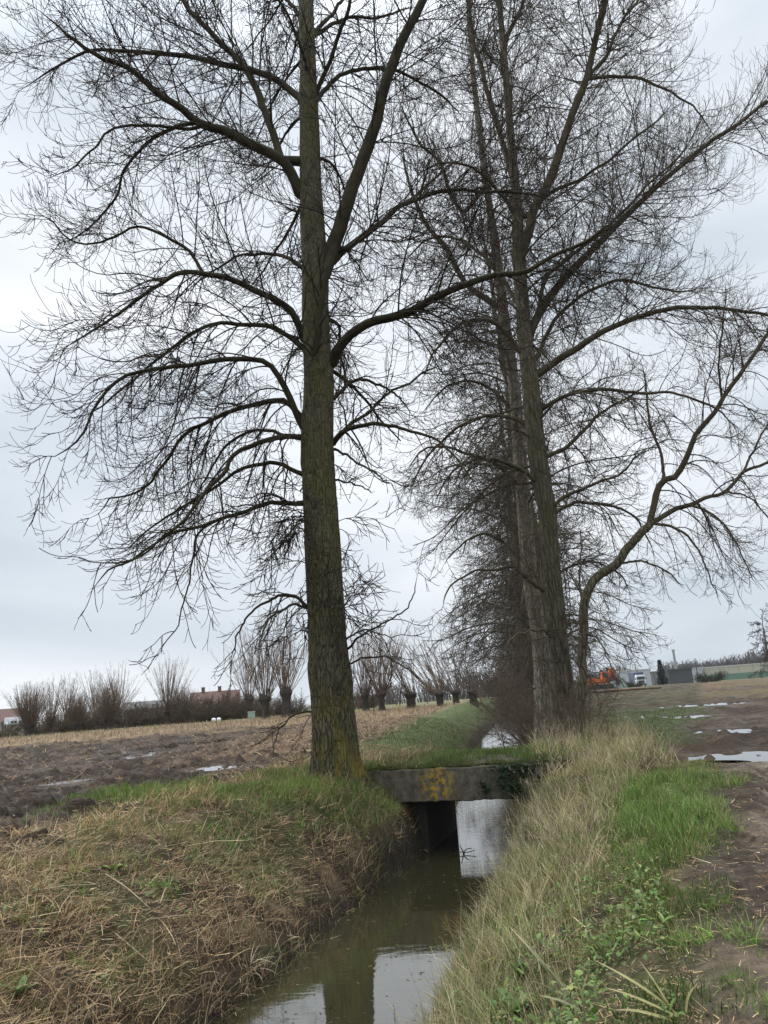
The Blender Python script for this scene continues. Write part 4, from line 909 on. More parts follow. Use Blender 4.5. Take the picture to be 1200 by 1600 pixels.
emit('green_grass', [green_patch(sp_tree, 68000, .10, .26, box=(-7, 1.2, 11.8, 18.8), cols=VIV+GREEN[:1]+[(.24, .2, .1)], wts=(1, 1, 1, .6, .6, .5)), green_patch(sp_tuft, 160000, .10, .24, cols=VIV), green_patch(sp_deck, 44000, .07, .19, box=(-1.6, 4.2, 14.6, 19.8), cols=[(.085, .14, .033), (.11, .155, .04), (.07, .11, .026), (.18, .16, .07)]),
                     green_patch(sp_beyond, 200000, .08, .2, cols=[(.085, .11, .035), (.11, .125, .05), (.06, .085, .025), (.17, .15, .075)]), green_patch(sp_bright, 36000, .10, .30, w1=.013, cols=VIV+[(.24, .21, .10), (.06, .10, .02)], wts=(1, 1, .8, .6, .45, .7), drp=1.5, box=(1.5, 5.5, 6.4, 13.5)), green_patch(sp_verge, 60000, box=(-1, 4, 3.2, 9), L0=.08, L1=.2, cols=[(.09, .14, .03), (.12, .15, .045), (.06, .09, .022), (.2, .17, .085)]),
                     green_patch(sp_mid, 240000, .06, .16, cols=[(.07, .09, .03), (.09, .105, .035), (.055, .07, .024), (.14, .115, .06)]), green_patch(sp_bright2, 60000, .07, .2, cols=[(.13, .19, .04), (.17, .2, .06), (.24, .21, .1), (.09, .13, .03)], box=(-1, 6, 3.2, 14)), green_patch(sp_pathtuft, 60000, .04, .10, cols=VIV),
     edge_grass(), loose_tufts()],
     M_blade, 'fresh green grass in tufts on the banks, the bridge and beside the track', 'grass')

# right bank: tall bleached grass ---------------------------------------
x, y = cast(480000, 3.3, 27, -20, 32); s, dl, dr, field, path, n1, n2 = zones(x, y)
clump = fbm(x*1.9, y*1.9, 4, 241)
wid_ = np.interp(y, [3, 6, 9, 12, 15, 20, 27], [1.7, 1.7, 1.8, 2.2, 2.9, 2.6, 2.6])
dens_ = sstep(-.02, .12, dr)*(1-sstep(-.3, .4, dr-wid_+(n1-.5)*1.0))
fore = 1-sstep(5.2, 8.6, y); dens_ *= (1-.62*fore*sstep(.9, 1.6, dr))
on, _ = deck_z(x, y); dens_ *= np.where(on & (x < 2.75), 0, 1)*np.where(y > 18.5, .5, 1)
k = (s > 0) & (rng.random(len(x)) < dens_*(.15+.85*sstep(.34, .55, clump))*.42); x, y, dr_, cl, fo = x[k], y[k], dr[k], clump[k], fore[k]; n = len(x); r_ = np.hypot(x, y)
pale = rng.random(n) < (.11+.46*sstep(.44, .62, fbm(x*1.1+5, y*1.1, 4, 247)))*(1-.6*fo)      # bleached stems against a green under-layer
Lb = np.where(pale, rng.uniform(.20, .50, n), rng.uniform(.09, .24, n))*(.65+.7*cl)*np.interp(y, [3, 7, 10, 14, 20], [.75, .8, .92, 1.0, 1.0])
az = np.where(rng.random(n) < .35, -math.pi/2+rng.normal(size=n)*.9, rng.uniform(0, 6.28, n))
t0 = rng.uniform(.05, .95, n); t1 = t0+rng.gamma(2., .40, n)
DRY = [(.49, .42, .25), (.40, .33, .185), (.29, .23, .12), (.17, .13, .07), (.56, .49, .32), (.24, .25, .09)]
GRN = [(.16, .20, .05), (.11, .165, .035), (.21, .23, .085), (.24, .21, .10), (.085, .10, .035), (.14, .11, .06)]
cc_ = np.where(pale[:, None], pal(n, DRY, [.28, .3, .2, .1, .14, .1]), pal(n, GRN, [1, 1, .8, .8, .7, .6]))
cc_ = cc_*(.5+1.0*fbm(x*1.6+2, y*1.6, 3, 441))[:, None]; tallg = blades(xyz(x, y), Lb, np.where(pale, rng.uniform(.004, .0085, n), rng.uniform(.005, .011, n))*(r_/8)**.35, az, t0, t1, cc_, K=5)
# thin flowering stems, and feathery panicles
x, y = cast(42000, 4.2, 25, -20, 32); s, dl, dr, *_ = zones(x, y); on, _ = deck_z(x, y); wid_ = np.interp(y, [3, 9, 12, 15, 27], [1.6, 1.9, 2.2, 2.8, 2.6])
k = (s > 0) & (dr > .25) & (dr < wid_) & ~(on & (x < 2.75)) & (rng.random(len(x)) < np.interp(y, [4, 6, 9, 12], [.10, .16, .30, .42])); x, y = x[k], y[k]; n = len(x)
Ls = rng.uniform(.35, .80, n)*np.interp(y, [4, 8, 14], [.7, .85, 1.0]); a_ = rng.uniform(0, 6.28, n); t0 = rng.uniform(0, .5, n); t1 = t0+rng.uniform(.05, .8, n); cS = pal(n, DRY[:5], [.35, .3, .2, .1, .25]); pS = xyz(x, y)
stems = blades(pS, Ls, rng.uniform(.003, .0055, n), a_, t0, t1, cS, K=6, tip=.5)
sel = np.where((y > 9) & (rng.random(n) < .10))[0]; q = np.repeat(sel, 9); m = len(q)
tt = .8+.2*rng.random(m); thm = t0[q]+(t1[q]-t0[q])*tt/2; tp = pS[q]+(Ls[q]*tt)[:, None]*np.stack([np.sin(thm)*np.sin(a_[q]), np.sin(thm)*np.cos(a_[q]), np.cos(thm)], 1)
pan = blades(tp, rng.uniform(.04, .11, m), rng.uniform(.005, .010, m), rng.uniform(0, 6.28, m), rng.uniform(.2, 1., m), rng.uniform(.8, 1.8, m), pal(m, [(.36, .30, .22), (.28, .23, .17)], [1, 1]), K=3)
x, y = cast(5200, 3.4, 25, -20, 32); s, dl, dr, *_ = zones(x, y); on, _ = deck_z(x, y); wid_ = np.interp(y, [3, 9, 12, 15, 27], [1.3, 1.7, 2.2, 2.9, 2.7])
k = (s > 0) & (dr > .02) & (dr < wid_+.5*(fbm(x*1.2, y*1.2, 3, 421)-.5)) & ~(on & (x < 2.75)) & (rng.random(len(x)) < np.interp(y, [4, 8, 12], [.4, .55, .75])); x, y, dr_ = x[k], y[k], dr[k]; hh_ = np.interp(y, [3, 7, 10, 14], [.22, .27, .34, .38])*(.7+.3*sstep(.2, 1., dr_))
tus = tussocks(x, y, 26, hh_, .0075, DRY+GRN[:3]+[(.10, .075, .045)], [.45, .55, .5, .4, .15, .55, .75, .7, .5, .5], .22, .09)
emit('tall_dry_grass', [tallg, stems, pan, tus], M_blade, 'tall bleached dry grass arching on the right ditch bank', 'grass')

# straw bits on the track verge, maize litter
x, y = cast(60000, 3.4, 16, -5, 34); s, dl, dr, f_, p_, *_ = zones(x, y); k = (s > 0) & (dr > 1.6) & (rng.random(len(x)) < np.where(p_ > .5, .20, .6)*(1-sstep(1.2, 2.2, x-path_l(y)))); x, y = x[k], y[k]; n = len(x); th0 = rng.uniform(1.3, 1.6, n)
vl = blades(xyz(x, y, .015), rng.exponential(.035, n)+.02, rng.uniform(.003, .010, n), rng.uniform(0, 6.28, n), th0, th0+rng.normal(size=n)*.2, pal(n, STRAW, [.2, .3, .3, .2, .08]), K=3, tip=.5)
x, y = cast(200000, 19, 60, -36, 20); s, dl, dr, f_, p_, n1, n2 = zones(x, y); r_ = np.hypot(x, y)
k = (s < 0) & (f_ > .5) & (pudf(x, y) < .2) & (rng.random(len(x)) < .06+.5*sstep(24, 30, r_)*sstep(-9.5, -4, x)*sstep(.4, .6, fbm(x*.7, y*.7, 4, 261))); x, y, r_ = x[k], y[k], r_[k]; n = len(x); th0 = rng.uniform(.9, 1.6, n)
ml = blades(xyz(x, y, .01), rng.exponential(.11, n)+.06, rng.uniform(.015, .04, n)*(r_/30)**.5, rng.uniform(0, 6.28, n), th0, th0+rng.normal(size=n)*.4, pal(n, [(.3, .2, .11), (.22, .14, .08), (.38, .28, .16), (.12, .08, .05)], [1, 1, .7, .7]), K=3, tip=.4)
emit('straw_litter', [vl, ml], M_blade, 'broken straw and maize leaves lying on the mud', 'litter')
# maize stubble in rows
row = []
for rx in np.arange(-80, 12, .75):
    t = np.arange(30, 78, .42)+rng.random(114+1)[:len(np.arange(30, 78, .42))]*.3
    X = rx+.12*(t-50)+rng.normal(size=len(t))*.05; row.append(np.stack([X, t], 1))
row = np.concatenate(row); x, y = row[:, 0], row[:, 1]; s, dl, *_ = zones(x, y); r_ = np.hypot(x, y); nC = fbm(x*.5, y*.35, 4, 121)
k = (s < 0) & (dl > 3.2) & (r_ < 76) & (np.abs(np.arctan2(x, y)) < .75) & (rng.random(len(x)) < .9*sstep(48, 57, r_+(nC-.5)*14)); x, y, r_ = x[k], y[k], r_[k]; n = len(x)
ST = [(.29, .215, .125), (.23, .165, .095), (.36, .28, .175), (.15, .11, .065)]
st1 = blades(xyz(x, y), rng.uniform(.15, .36, n), rng.uniform(.03, .05, n), rng.uniform(0, 6.28, n), rng.uniform(0, .4, n), rng.uniform(0, .7, n), pal(n, ST, [1, 1, .6, .6]), K=3, tip=.7)
q = rng.integers(0, n, 3*n); m = len(q); th0 = rng.uniform(.4, 1.5, m)
st2 = blades(np.stack([x[q]+rng.normal(size=m)*.2, y[q]+rng.normal(size=m)*.3, surf(x[q], y[q])+.02], 1), rng.uniform(.12, .4, m), rng.uniform(.02, .045, m), rng.uniform(0, 6.28, m), th0, th0+.5, pal(m, ST, [1, 1, .8, .6]), K=3)
emit('corn_stubble', [st1, st2], M_blade, 'tan corn stubble standing in rows across the left field', 'stubble')
print('grass done')

# low leafy weeds in the right foreground (nobody could count the leaves)
x, y = cast(40000, 3.4, 9.5, -4, 24); s, dl, dr, f_, p_, n1, n2 = zones(x, y); pt = fbm(x*1.5+7, y*1.5, 3, 271)
k = (s > 0) & (dr > .5) & (dr < 2.3) & (p_ < .3) & (rng.random(len(x)) < sstep(.44, .56, pt)*(1-sstep(5.6, 8.6, y))*.40); x, y = x[k], y[k]; n = len(x)
wl = leaves(np.stack([x, y, surf(x, y)+rng.uniform(.02, .22, n)], 1), rng.lognormal(-3.4, .5, n), rng.lognormal(-4.75, .5, n), rng.uniform(0, 6.28, n), rng.uniform(.3, 1.6, n), rng.uniform(.1, .9, n), pal(n, [(.08, .15, .025), (.10, .18, .035), (.15, .21, .05), (.05, .09, .02), (.22, .21, .07), (.13, .14, .06)], [1, 1, .8, .6, .4, .5]))
x, y = cast(9000, 3.4, 14, -40, -8); s, dl, *_ = zones(x, y); pt = fbm(x*1.5+3, y*1.5, 3, 281); k = (s < 0) & (dl > .6) & (dl < 5) & (pt > .64) & (rng.random(len(x)) < .5); x, y = x[k], y[k]; n = len(x)
wl2 = leaves(np.stack([x, y, surf(x, y)+rng.uniform(.02, .08, n)], 1), rng.uniform(.03, .08, n), rng.uniform(.01, .025, n), rng.uniform(0, 6.28, n), rng.uniform(.9, 1.5, n), rng.uniform(.1, .6, n), pal(n, [(.06, .10, .02), (.08, .13, .03)], [1, 1]))
emit('leafy_weeds', [wl, wl2], M_leaf, 'low green leafy weeds among the grass of both banks', 'weeds')
# ivy on the right of the bridge face
n = 420; u = np.concatenate([rng.normal(1.12, .13, 210), rng.normal(1.38, .10, 90), rng.normal(.62, .05, 50), rng.normal(1.2, .25, 70)]); zc = np.concatenate([rng.uniform(-.42, .06, 210), rng.uniform(-.15, .1, 90), rng.normal(-.33, .07, 50), rng.uniform(.0, .10, 70)])
px_ = np.stack([BO[0]+u*BU[0]-BV[0]*.02, BO[1]+u*BU[1]-BV[1]*.02, zc], 1)
V, Q, c_ = leaves(px_, rng.uniform(.03, .065, n), rng.uniform(.018, .034, n), math.pi-BA+rng.normal(size=n)*.5, rng.uniform(1.6, 2.5, n), rng.uniform(.2, .8, n), pal(n, [(.018, .036, .012), (.025, .048, .016), (.012, .024, .009)], [1, 1, 1]))
tag(link('ivy', mesh_np('ivy', V, Q, M_leaf, c_)), 'dark green ivy patch hanging on the right part of the bridge face', 'ivy')

# single plants ----------------------------------------------------------
def rosette(name, label, cat, px, py, nl, L0, L1, wr, cols, tilt=(.4, 1.2), rollr=(.3, 1.1), group=None, at=None):
    p = hit(px, py) if at is None else at; p = np.array([p[0], p[1], float(surf(np.array([p[0]]), np.array([p[1]]))[0])])
    root = thing(name, label, cat, p, 0, group); n = nl; Lf = rng.uniform(L0, L1, n); az = np.linspace(0, 6.28, n, endpoint=False)+rng.normal(size=n)*.3
    for i_ in range(n):
        V, Q, c_ = leaves(np.zeros((1, 3)), Lf[i_:i_+1], Lf[i_:i_+1]*wr, az[i_:i_+1], rng.uniform(*tilt, 1), rng.uniform(*rollr, 1), pal(1, cols, [1]*len(cols)), K=9, fold=.3)
        link('leaf', mesh_np('leaf', V, Q, M_leaf, c_), root)
    return root
DG = [(.09, .16, .03), (.12, .19, .045), (.07, .12, .03)]
rosette('dock_plant', 'bright green broad leaved weed in the trampled dead grass of the near left bank', 'weed', 180, 1366, 8, .14, .26, .2, [(.13, .25, .04), (.10, .2, .03)])
rosette('dock_plant', 'broad leaved dock lowest in the picture at the foot of the right bank', 'weed', 806, 1590, 6, .14, .24, .26, DG)
rosette('dock_plant', 'small upright dock leaf above bare soil on the right bank, beside the grey reed', 'weed', 818, 1535, 4, .12, .18, .27, DG, (.1, .6), (.2, .7))
rosette('dock_plant', 'leafy dock at the lower left edge of the picture', 'weed', 30, 1560, 7, .14, .24, .2, [(.08, .13, .035), (.1, .16, .05)])
rosette('nettle_plant', 'clump of light green leaves beside the mud verge, right foreground', 'weed', 955, 1425, 12, .05, .09, .22, [(.13, .2, .04), (.17, .22, .05)])
rosette('nettle_plant', 'yellowing leafy weed in the middle of the right foreground verge', 'weed', 965, 1470, 9, .05, .09, .22, [(.2, .2, .05), (.13, .18, .04)])
rosette('dock_plant', 'small weed with few leaves on the left bank below the bare soil', 'weed', 130, 1395, 5, .07, .12, .25, [(.13, .22, .04)])
def reed(label, base, pts, w_, cols, leafs):
    """a reed: a cane with long ribbon leaves, all traced as bent ribbons in metres from the base"""
    root = thing('reed', label, 'reed', base, 0, 'reeds in the right foreground')
    V, Q = tubes(spline(np.array(pts, float), 14)[None], np.linspace(.006, .0025, 14)[None], 6); link('cane', mesh_np('cane', V, Q, M_blade, np.tile(np.array(cols[0]), (len(V), 1))), root)
    for lf in leafs:
        sp = spline(np.array(lf[:-1], float), 16); ww = .72*lf[-1]*np.sin(np.pi*np.clip(np.linspace(.12, 1, 16), 0, 1))**.7; T = np.gradient(sp, axis=0); sd = np.cross(T, [0.2, -.6, .75]); sd /= np.linalg.norm(sd, axis=1, keepdims=True)
        up_ = np.cross(sd, T); up_ /= np.linalg.norm(up_, axis=1, keepdims=True)
        V = np.stack([sp-sd*ww[:, None]+up_*ww[:, None]*.3, sp, sp+sd*ww[:, None]+up_*ww[:, None]*.3], 1).reshape(-1, 3); j = np.arange(15)[:, None]*3; i = np.arange(2)[None]; Q = np.stack([j+i, j+i+1, j+i+4, j+i+3], -1).reshape(-1, 4)
        link('leaf', mesh_np('leaf', V, Q, M_leaf, np.repeat(np.array(cols[1])*(1-np.linspace(0, 1, 16)[:, None]**2)+np.array([.30, .23, .12])*np.linspace(0, 1, 16)[:, None]**2, 3, axis=0)*(1+.25*(fbm(np.arange(48)*.6+lf[0][0]*50, np.arange(48)*0., 2, 3)[:, None]-.5))), root)
    return root
def rd(px, py): p = hit(px, py); return np.array([p[0], p[1], p[2]-.02])
bA = rd(925, 1599)
reed('grey green reed leaning left across the right foreground, longest blades', bA, [(0, 0, 0), (-.08, .07, .12), (-.17, .16, .24), (-.26, .26, .34)], .02, [(.26, .25, .13), (.17, .18, .09)],
     [[(-.10, .09, .14), (-.19, .19, .25), (-.28, .30, .35), (-.36, .41, .43), .013], [(-.13, .12, .19), (-.22, .24, .29), (-.29, .37, .36), .010], [(-.06, .05, .09), (-.13, .09, .2), (-.17, .11, .3), .009], [(-.04, .0, .08), (-.15, .03, .13), (-.27, .08, .15), .010], [(-.03, .02, .04), (-.02, .06, .16), (.03, .1, .24), .009]])
bB = rd(1070, 1602)
reed('yellow green reed with straight blades fanning left, lower right foreground', bB, [(0, 0, 0), (-.05, .02, .09), (-.11, .05, .17)], .02, [(.25, .22, .10), (.27, .26, .09)],
     [[(-.02, .01, .06), (-.13, .06, .15), (-.25, .13, .22), (-.36, .2, .27), .011], [(-.03, 0, .06), (-.14, .03, .11), (-.25, .07, .15), (-.34, .11, .17), .010], [(-.02, 0, .03), (-.12, -.01, .07), (-.24, .0, .10), (-.33, .02, .10), .011], [(-.05, .02, .09), (-.1, .09, .2), (-.14, .15, .27), .008], [(0, 0, .02), (.05, .05, .12), (.12, .08, .17), .008]])
bC = rd(690, 1598)
reed('short straw coloured reed at the water edge of the right bank', bC, [(0, 0, 0), (.0, .05, .18), (-.03, .1, .3)], .02, [(.33, .27, .15), (.25, .23, .1)], [[(0, .03, .12), (.03, .08, .25), (.02, .1, .36), .010], [(0, .02, .1), (-.05, .03, .2), (-.13, .04, .24), .009]])
# dead stalks lying on the left bank, thick pale canes
M_cane = mat('cane', (.36, .28, .17), .7, var=.4, scale=8)
for (p0, p1, b_, lab) in [((165, 1375), (235, 1428), .05, 'longest pale dead stalk lying on the left bank'), ((250, 1420), (268, 1402), .12, 'short forked dead stalk, bleached, on the left bank'), ((180, 1470), (250, 1530), .03, 'dead cane slanting down the left bank towards the water'),
                          ((235, 1445), (340, 1440), .05, 'dead cane lying level on bare soil of the left bank'), ((150, 1300), (60, 1340), .06, 'grey dead stalk near the brink of the ploughed field'), ((480, 1222), (590, 1232), .03, 'thin straw stem lying level at the foot of the main trunk')]:
    a_ = hit(*p0); c_ = hit(*p1); m_ = (a_+c_)/2; 
    for q_ in (a_, m_, c_): q_[2] = hz(q_[0], q_[1])+.05
    m_[2] += b_; P = spline(np.array([a_, m_, c_]), 10); V, Q = tubes(P[None], np.linspace(.009, .005, 10)[None], 6); V -= a_
    o = link('dead_stalk', mesh_np('dead_stalk', V, Q, M_cane), None, a_); tag(o, lab, 'stalk', 'dead stalks on the left bank')
# yellow flowering weed and a branchy dock stem by the bridge
def flower_weed(name, label, base, H, n, mS, cols, flower=None):
    root = thing(name, label, 'weed', base); P = np.array([proc_limb((0, 0, 0), rng.uniform(0, 6.28), rad(rng.uniform(65, 88)), H*rng.uniform(.7, 1), .006, K=8, arch=.2, tip=0)[0] for _ in range(n)])
    R = np.tile(np.linspace(.006, .003, 8), (n, 1)); A, RA = grow(P, R, .10, lambda L, t, m: rng.uniform(.06, .2, m), .35, 40, 4, .0, .3, .1, .8, .004, .003)
    V, Q = merge([tubes(P, R, 4), tubes(A, RA, 3)]); link('stem', mesh_np('stem', V, Q, mS), root)
    tp = A[:, -1]; q = np.repeat(np.arange(len(tp)), 4); m = len(q)
    V, Q, c_ = leaves(tp[q]+rng.normal(size=(m, 3))*.015, rng.uniform(.02, .05, m), rng.uniform(.006, .016, m), rng.uniform(0, 6.28, m), rng.uniform(.3, 1.5, m), rng.uniform(.1, .8, m), pal(m, cols, [1]*len(cols)))
    link('flower_head' if flower else 'leaves', mesh_np('blooms', V, Q, M_leaf, c_), root)
p_ = hit(858, 1163); flower_weed('flowering_weed', 'small weed with yellow flowers between bridge end and thick trunk', (p_[0], p_[1], p_[2]-.02), .6, 5, M_twig2, [(.5, .42, .02), (.42, .4, .04)], True)
p_ = BO+BU*.85+BV*1.5; flower_weed('docken_stem', 'thin dark branching weed standing on the grassed bridge top', (p_[0], p_[1], .17), .75, 3, M_twig, [(.03, .035, .02), (.05, .05, .025)])
# snag sticking out of the water under the bridge
p_ = onz(722, 1335, WZ); root = thing('snag', 'black broken twigs of a snag standing in the water before the bridge', 'branch', (p_[0], p_[1], WZ-.1))
for k_, pts in enumerate([[(0, 0, 0), (.03, .02, .12), (.10, .0, .19), (.2, 0, .2)], [(-.3, .1, .07), (-.1, .05, .14), (.1, .0, .13), (.26, 0, .16)], [(.05, .05, .1), (.0, .03, .2), (-.03, .02, .27)], [(-.25, .3, 0), (-.2, .2, .16), (-.26, .1, .24)]]):
    V, Q = tubes(spline(np.array(pts), 10)[None], np.linspace(.012, .007, 10)[None], 6); link('prong', mesh_np('prong', V, Q, M_twig), root)
# fallen leaves and bits floating on the ditch
ys_ = rng.uniform(7, 15, 260); xs_ = cxf(ys_)+rng.normal(size=260)*.45; xs_ = np.where(rng.random(260) < .5, cxf(ys_)+rng.choice([-1, 1], 260)*rng.uniform(.6, 1.0, 260), xs_); th0 = np.full(260, 1.57)
fl = blades(np.stack([xs_, ys_, np.full(260, WZ+.004)], 1), rng.uniform(.02, .07, 260), rng.uniform(.006, .025, 260), rng.uniform(0, 6.28, 260), th0, th0, pal(260, [(.16, .11, .05), (.25, .2, .1), (.08, .06, .03)], [1, .7, 1]), K=3, tw=0, tip=.3)
emit('floating_litter', [fl], M_blade, 'fallen leaves and straw bits floating on the ditch water', 'litter')

# ------------------------------------------------------------------ pollard willows
def willow(label_, seed, H=4.6, n=60, lean=0., hr=.5, th_=1.9, r=.022, dens=1.):
    g_ = np.random.default_rng(seed); root = thing('pollard_willow', label_, 'tree')
    K = 14; z = np.linspace(-.2, th_, K); rad_ = np.interp(z, [-.2, 0, .3, th_*.6, th_*.85, th_], [hr*.9, hr*.8, hr*.62, hr*.62, hr*1.0, hr*.55]); sd = 14; a = np.arange(sd)*2*math.pi/sd
    R_ = rad_[:, None]*(1+.35*(fbm(np.cos(a)[None]*2+seed, np.sin(a)[None]*2+z[:, None]*2, 3, seed)-.5)*2)
    V = np.stack([R_*np.cos(a), R_*np.sin(a), z[:, None]+0*R_], -1).reshape(-1, 3); i = (np.arange(K-1)*sd)[:, None]; j = np.arange(sd)[None]; j2 = (j+1) % sd
    link('trunk', mesh_np('trunk', V, [np.stack([i+j, i+j2, i+sd+j2, i+sd+j], -1).reshape(-1, 4), np.arange((K-1)*sd, K*sd)[None]], M_willowtrunk), root)
    az = g_.uniform(0, 6.28, n); K = 8; P = np.zeros((n, K, 3)); rr_ = hr*.8*np.sqrt(g_.random(n)); P[:, 0] = np.stack([rr_*np.sin(az), rr_*np.cos(az), th_-.35*rr_/hr+g_.uniform(-.2, 0, n)], 1)
    el = np.abs(g_.normal(.30, .24 if n < 90 else .36, n)); d = np.stack([np.sin(az)*np.sin(el)+lean, np.cos(az)*np.sin(el), np.cos(el)], 1); Ls = H*g_.uniform(.6, 1.1, n)
    for q in range(1, K):
        d = d+g_.normal(size=(n, 3))*.035; d[:, 2] += .03; d /= np.linalg.norm(d, axis=1, keepdims=True); P[:, q] = P[:, q-1]+d*(Ls/(K-1))[:, None]
    R = np.full((n, 1), r*1.25)*np.linspace(1.1, .45, K)[None]
    A, RA = grow(P, R, .34/dens, lambda L, t, m: rng.uniform(.3, 1.2, m)*(1.1-.5*t), .2, 24, 4, -.1, .3, .06, .6, r*.55, r*.4)
    B, RB = grow(A, RA, .25/dens, lambda L, t, m: rng.uniform(.15, .45, m), .2, 30, 3, 0, .3, .08, .8, r*.45, r*.35)
    V, Qs = merge([tubes(P, R, 4), tubes(A, RA, 3), tubes(B, RB, 3)]); tag(link('shoots', mesh_np('shoots', V, Qs, M_willow), root), kind='stuff')
    return root
wl_dense = willow('', 51, 4.7, 230, 0, .75, 1.6, .016, .8); wl_open = willow('', 52, 5.4, 60, 0, .42, 1.6, .017, .7); wl_dense2 = willow('', 54, 4.4, 190, .06, .85, 1.4, .017, .9); wl_open2 = willow('', 55, 5.0, 44, -.08, .45, 2.1, .018, .8); wl_lean2 = willow('', 56, 6.4, 18, -.42, .6, 1.5, .024, .7); wl_lean = willow('', 53, 6.8, 26, -.48, .5, 1.3, .022, .6)
used = set()
def put(proto, px, dist, label, group, s=1., rz=0., sy=None):
    o = proto if id(proto) not in used else copy_tree(proto); used.add(id(proto))
    p = aty(px, 1100, 1.0)-EYE; a = math.atan2(p[0], p[1]); x, y = dist*math.sin(a), dist*math.cos(a)
    # the pixel column is slanted by the camera roll: correct at ground height
    for _ in range(3):
        z = hz(x, y); v = np.array([x, y, z])-EYE; c = v@FWD; ppx = 600+F*(v@RT)/c; x += (px-ppx)/F*c
    o.location = (x, y, hz(x, y)-.05); o.rotation_euler = (0, 0, rz); o.scale = (s, s, sy or s); tag(o, label, None, group); return o
GW = 'pollard willows along the field edge'
put(wl_dense, 45, 80, 'densest pollard willow, leftmost of the row, broad brown brush on a stubby trunk', GW, .78)
put(wl_open, 79, 84, 'open pollard willow just right of the leftmost dense one', GW, .78, 1.)
put(wl_open2, 105, 90, 'slim pollard willow with pale shoots, third from the left', GW, .85, 2.2)
put(wl_dense2, 122, 82, 'dark squat pollard willow, fourth from the left', GW, .66, 2.)
put(wl_open, 150, 92, 'open pollard willow behind the dark hedge, fifth from the left', GW, .92, 3.)
put(wl_dense, 170, 80, 'dense pollard willow with a square brown head, sixth from the left', GW, .72, 4.)
put(wl_open2, 184, 88, 'tall open pollard willow, seventh from the left beside the square headed one', GW, .95, 5.)
put(wl_open, 262, 84, 'pollard willow with wide fan of shoots left of the red roofed farmhouse', GW, .98, .5)
put(wl_dense2, 283, 88, 'pollard willow in the hedge right before the farmhouse gable', GW, .7, 1.5)
put(wl_open, 415, 74, 'pollard willow whose shoots cross the main tree twigs, left of the main trunk', GW, 1.35, 2.5)
put(wl_open2, 448, 72, 'pollard willow nearest the main trunk on its left', GW, 1.3, 3.3)
put(wl_open2, 390, 86, 'pollard willow at the right end of the farmhouse', GW, 1.2, 4.1)
put(wl_open, 572, 74, 'pollard willow nearest the main trunk on its right', GW, 1.1, .9)
put(wl_open, 597, 70, 'dark trunked pollard willow, second right of the main trunk', GW, 1.15, 1.9)
put(wl_lean2, 643, 72, 'pollard willow with few tall shoots, third right of the main trunk', GW, 1.0, .3)
put(wl_lean, 688, 72, 'leaning pollard willow, fourth right of the main trunk', GW, 1.05, -.2)
put(wl_lean, 713, 80, 'leaning pollard willow with slim trunk, fifth right of the main trunk', GW, 1.0, .1)
put(wl_lean2, 740, 78, 'last pollard willow before the ditch trees, head wider than its trunk', GW, .95, -.4)

# hedge bushes, far trees ------------------------------------------------
M_hedge = mat('hedge_twig', (.15, .10, .068), .9, var=.35, scale=.5, spec=.15, col2=(.06, .054, .036))
hb = brush('hedge_bush', 3.0, 4.0, 120, 61, M_hedge, .022, .26, spread=1.3)
k_ = 0
for px_, ds_, s_, lab in [(10, 84, .62, 'low bare bush before the white gable at the left edge'), (62, 86, .75, 'brown bush filling the gap between the two leftmost willows'), (92, 88, .75, 'brown bush behind the second and third willows from the left'), (112, 90, .8, 'brown bush behind the third and fourth willows from the left'), (166, 90, .85, 'brown hedge bush behind the square headed willow'), (270, 90, .95, 'brown hedge bush just left of the farmhouse gable'), (398, 90, .95, 'brown hedge bush between farmhouse and the willows near the main trunk'), (140, 88, .9, 'dark hedge bush between the fourth and sixth willows'), (200, 87, .95, 'dark hedge bush right of the square headed willow'), (222, 90, .8, 'low reddish hedge bush left of the wide fan willow'), (244, 88, 1.0, 'brown hedge bush under the wide fan willow'),
                          (300, 85, 1., 'brown hedge bush hiding the farmhouse wall'), (322, 84, 1.05, 'brown hedge bush in the middle before the farmhouse'), (345, 86, 1.1, 'brown hedge bush under the farmhouse roof'), (368, 86, 1.05, 'brown hedge bush at the farmhouse right corner'), (425, 90, .9, 'hedge bush left of the main trunk under the willow'), (455, 90, .85, 'hedge bush touching the main trunk on its left'), (565, 95, 1., 'dark hedge bush right of the main trunk')]:
    o = link('hedge_bush', hb); o.location = (0, 0, 0); used.add(id(o)); p = aty(px_, 1100, 1.0)-EYE; a = math.atan2(p[0], p[1]); x, y = ds_*math.sin(a), ds_*math.cos(a)
    for _ in range(3):
        v = np.array([x, y, hz(x, y)])-EYE; c = v@FWD; x += (px_-(600+F*(v@RT)/c))/F*c
    o.location = (x, y, hz(x, y)-.05); o.rotation_euler = (0, 0, k_*1.3); o.scale = (s_*.9, s_*.9, s_*.85); k_ += 1; tag(o, lab, 'hedge', 'hedge bushes by the farmhouse')
def place(px, dist):
    p = aty(px, 1080, 1.0)-EYE; a = math.atan2(p[0], p[1]); x, y = dist*math.sin(a), dist*math.cos(a)
    for _ in range(4):
        v = np.array([x, y, hz(x, y)])-EYE; c = v@FWD; x += (px-(600+F*(v@RT)/c))/F*c
    return np.array([x, y, hz(x, y)])
M_far = mat('far_twig', (.085, .07, .06), .95, var=.25, scale=.15, spec=.1)
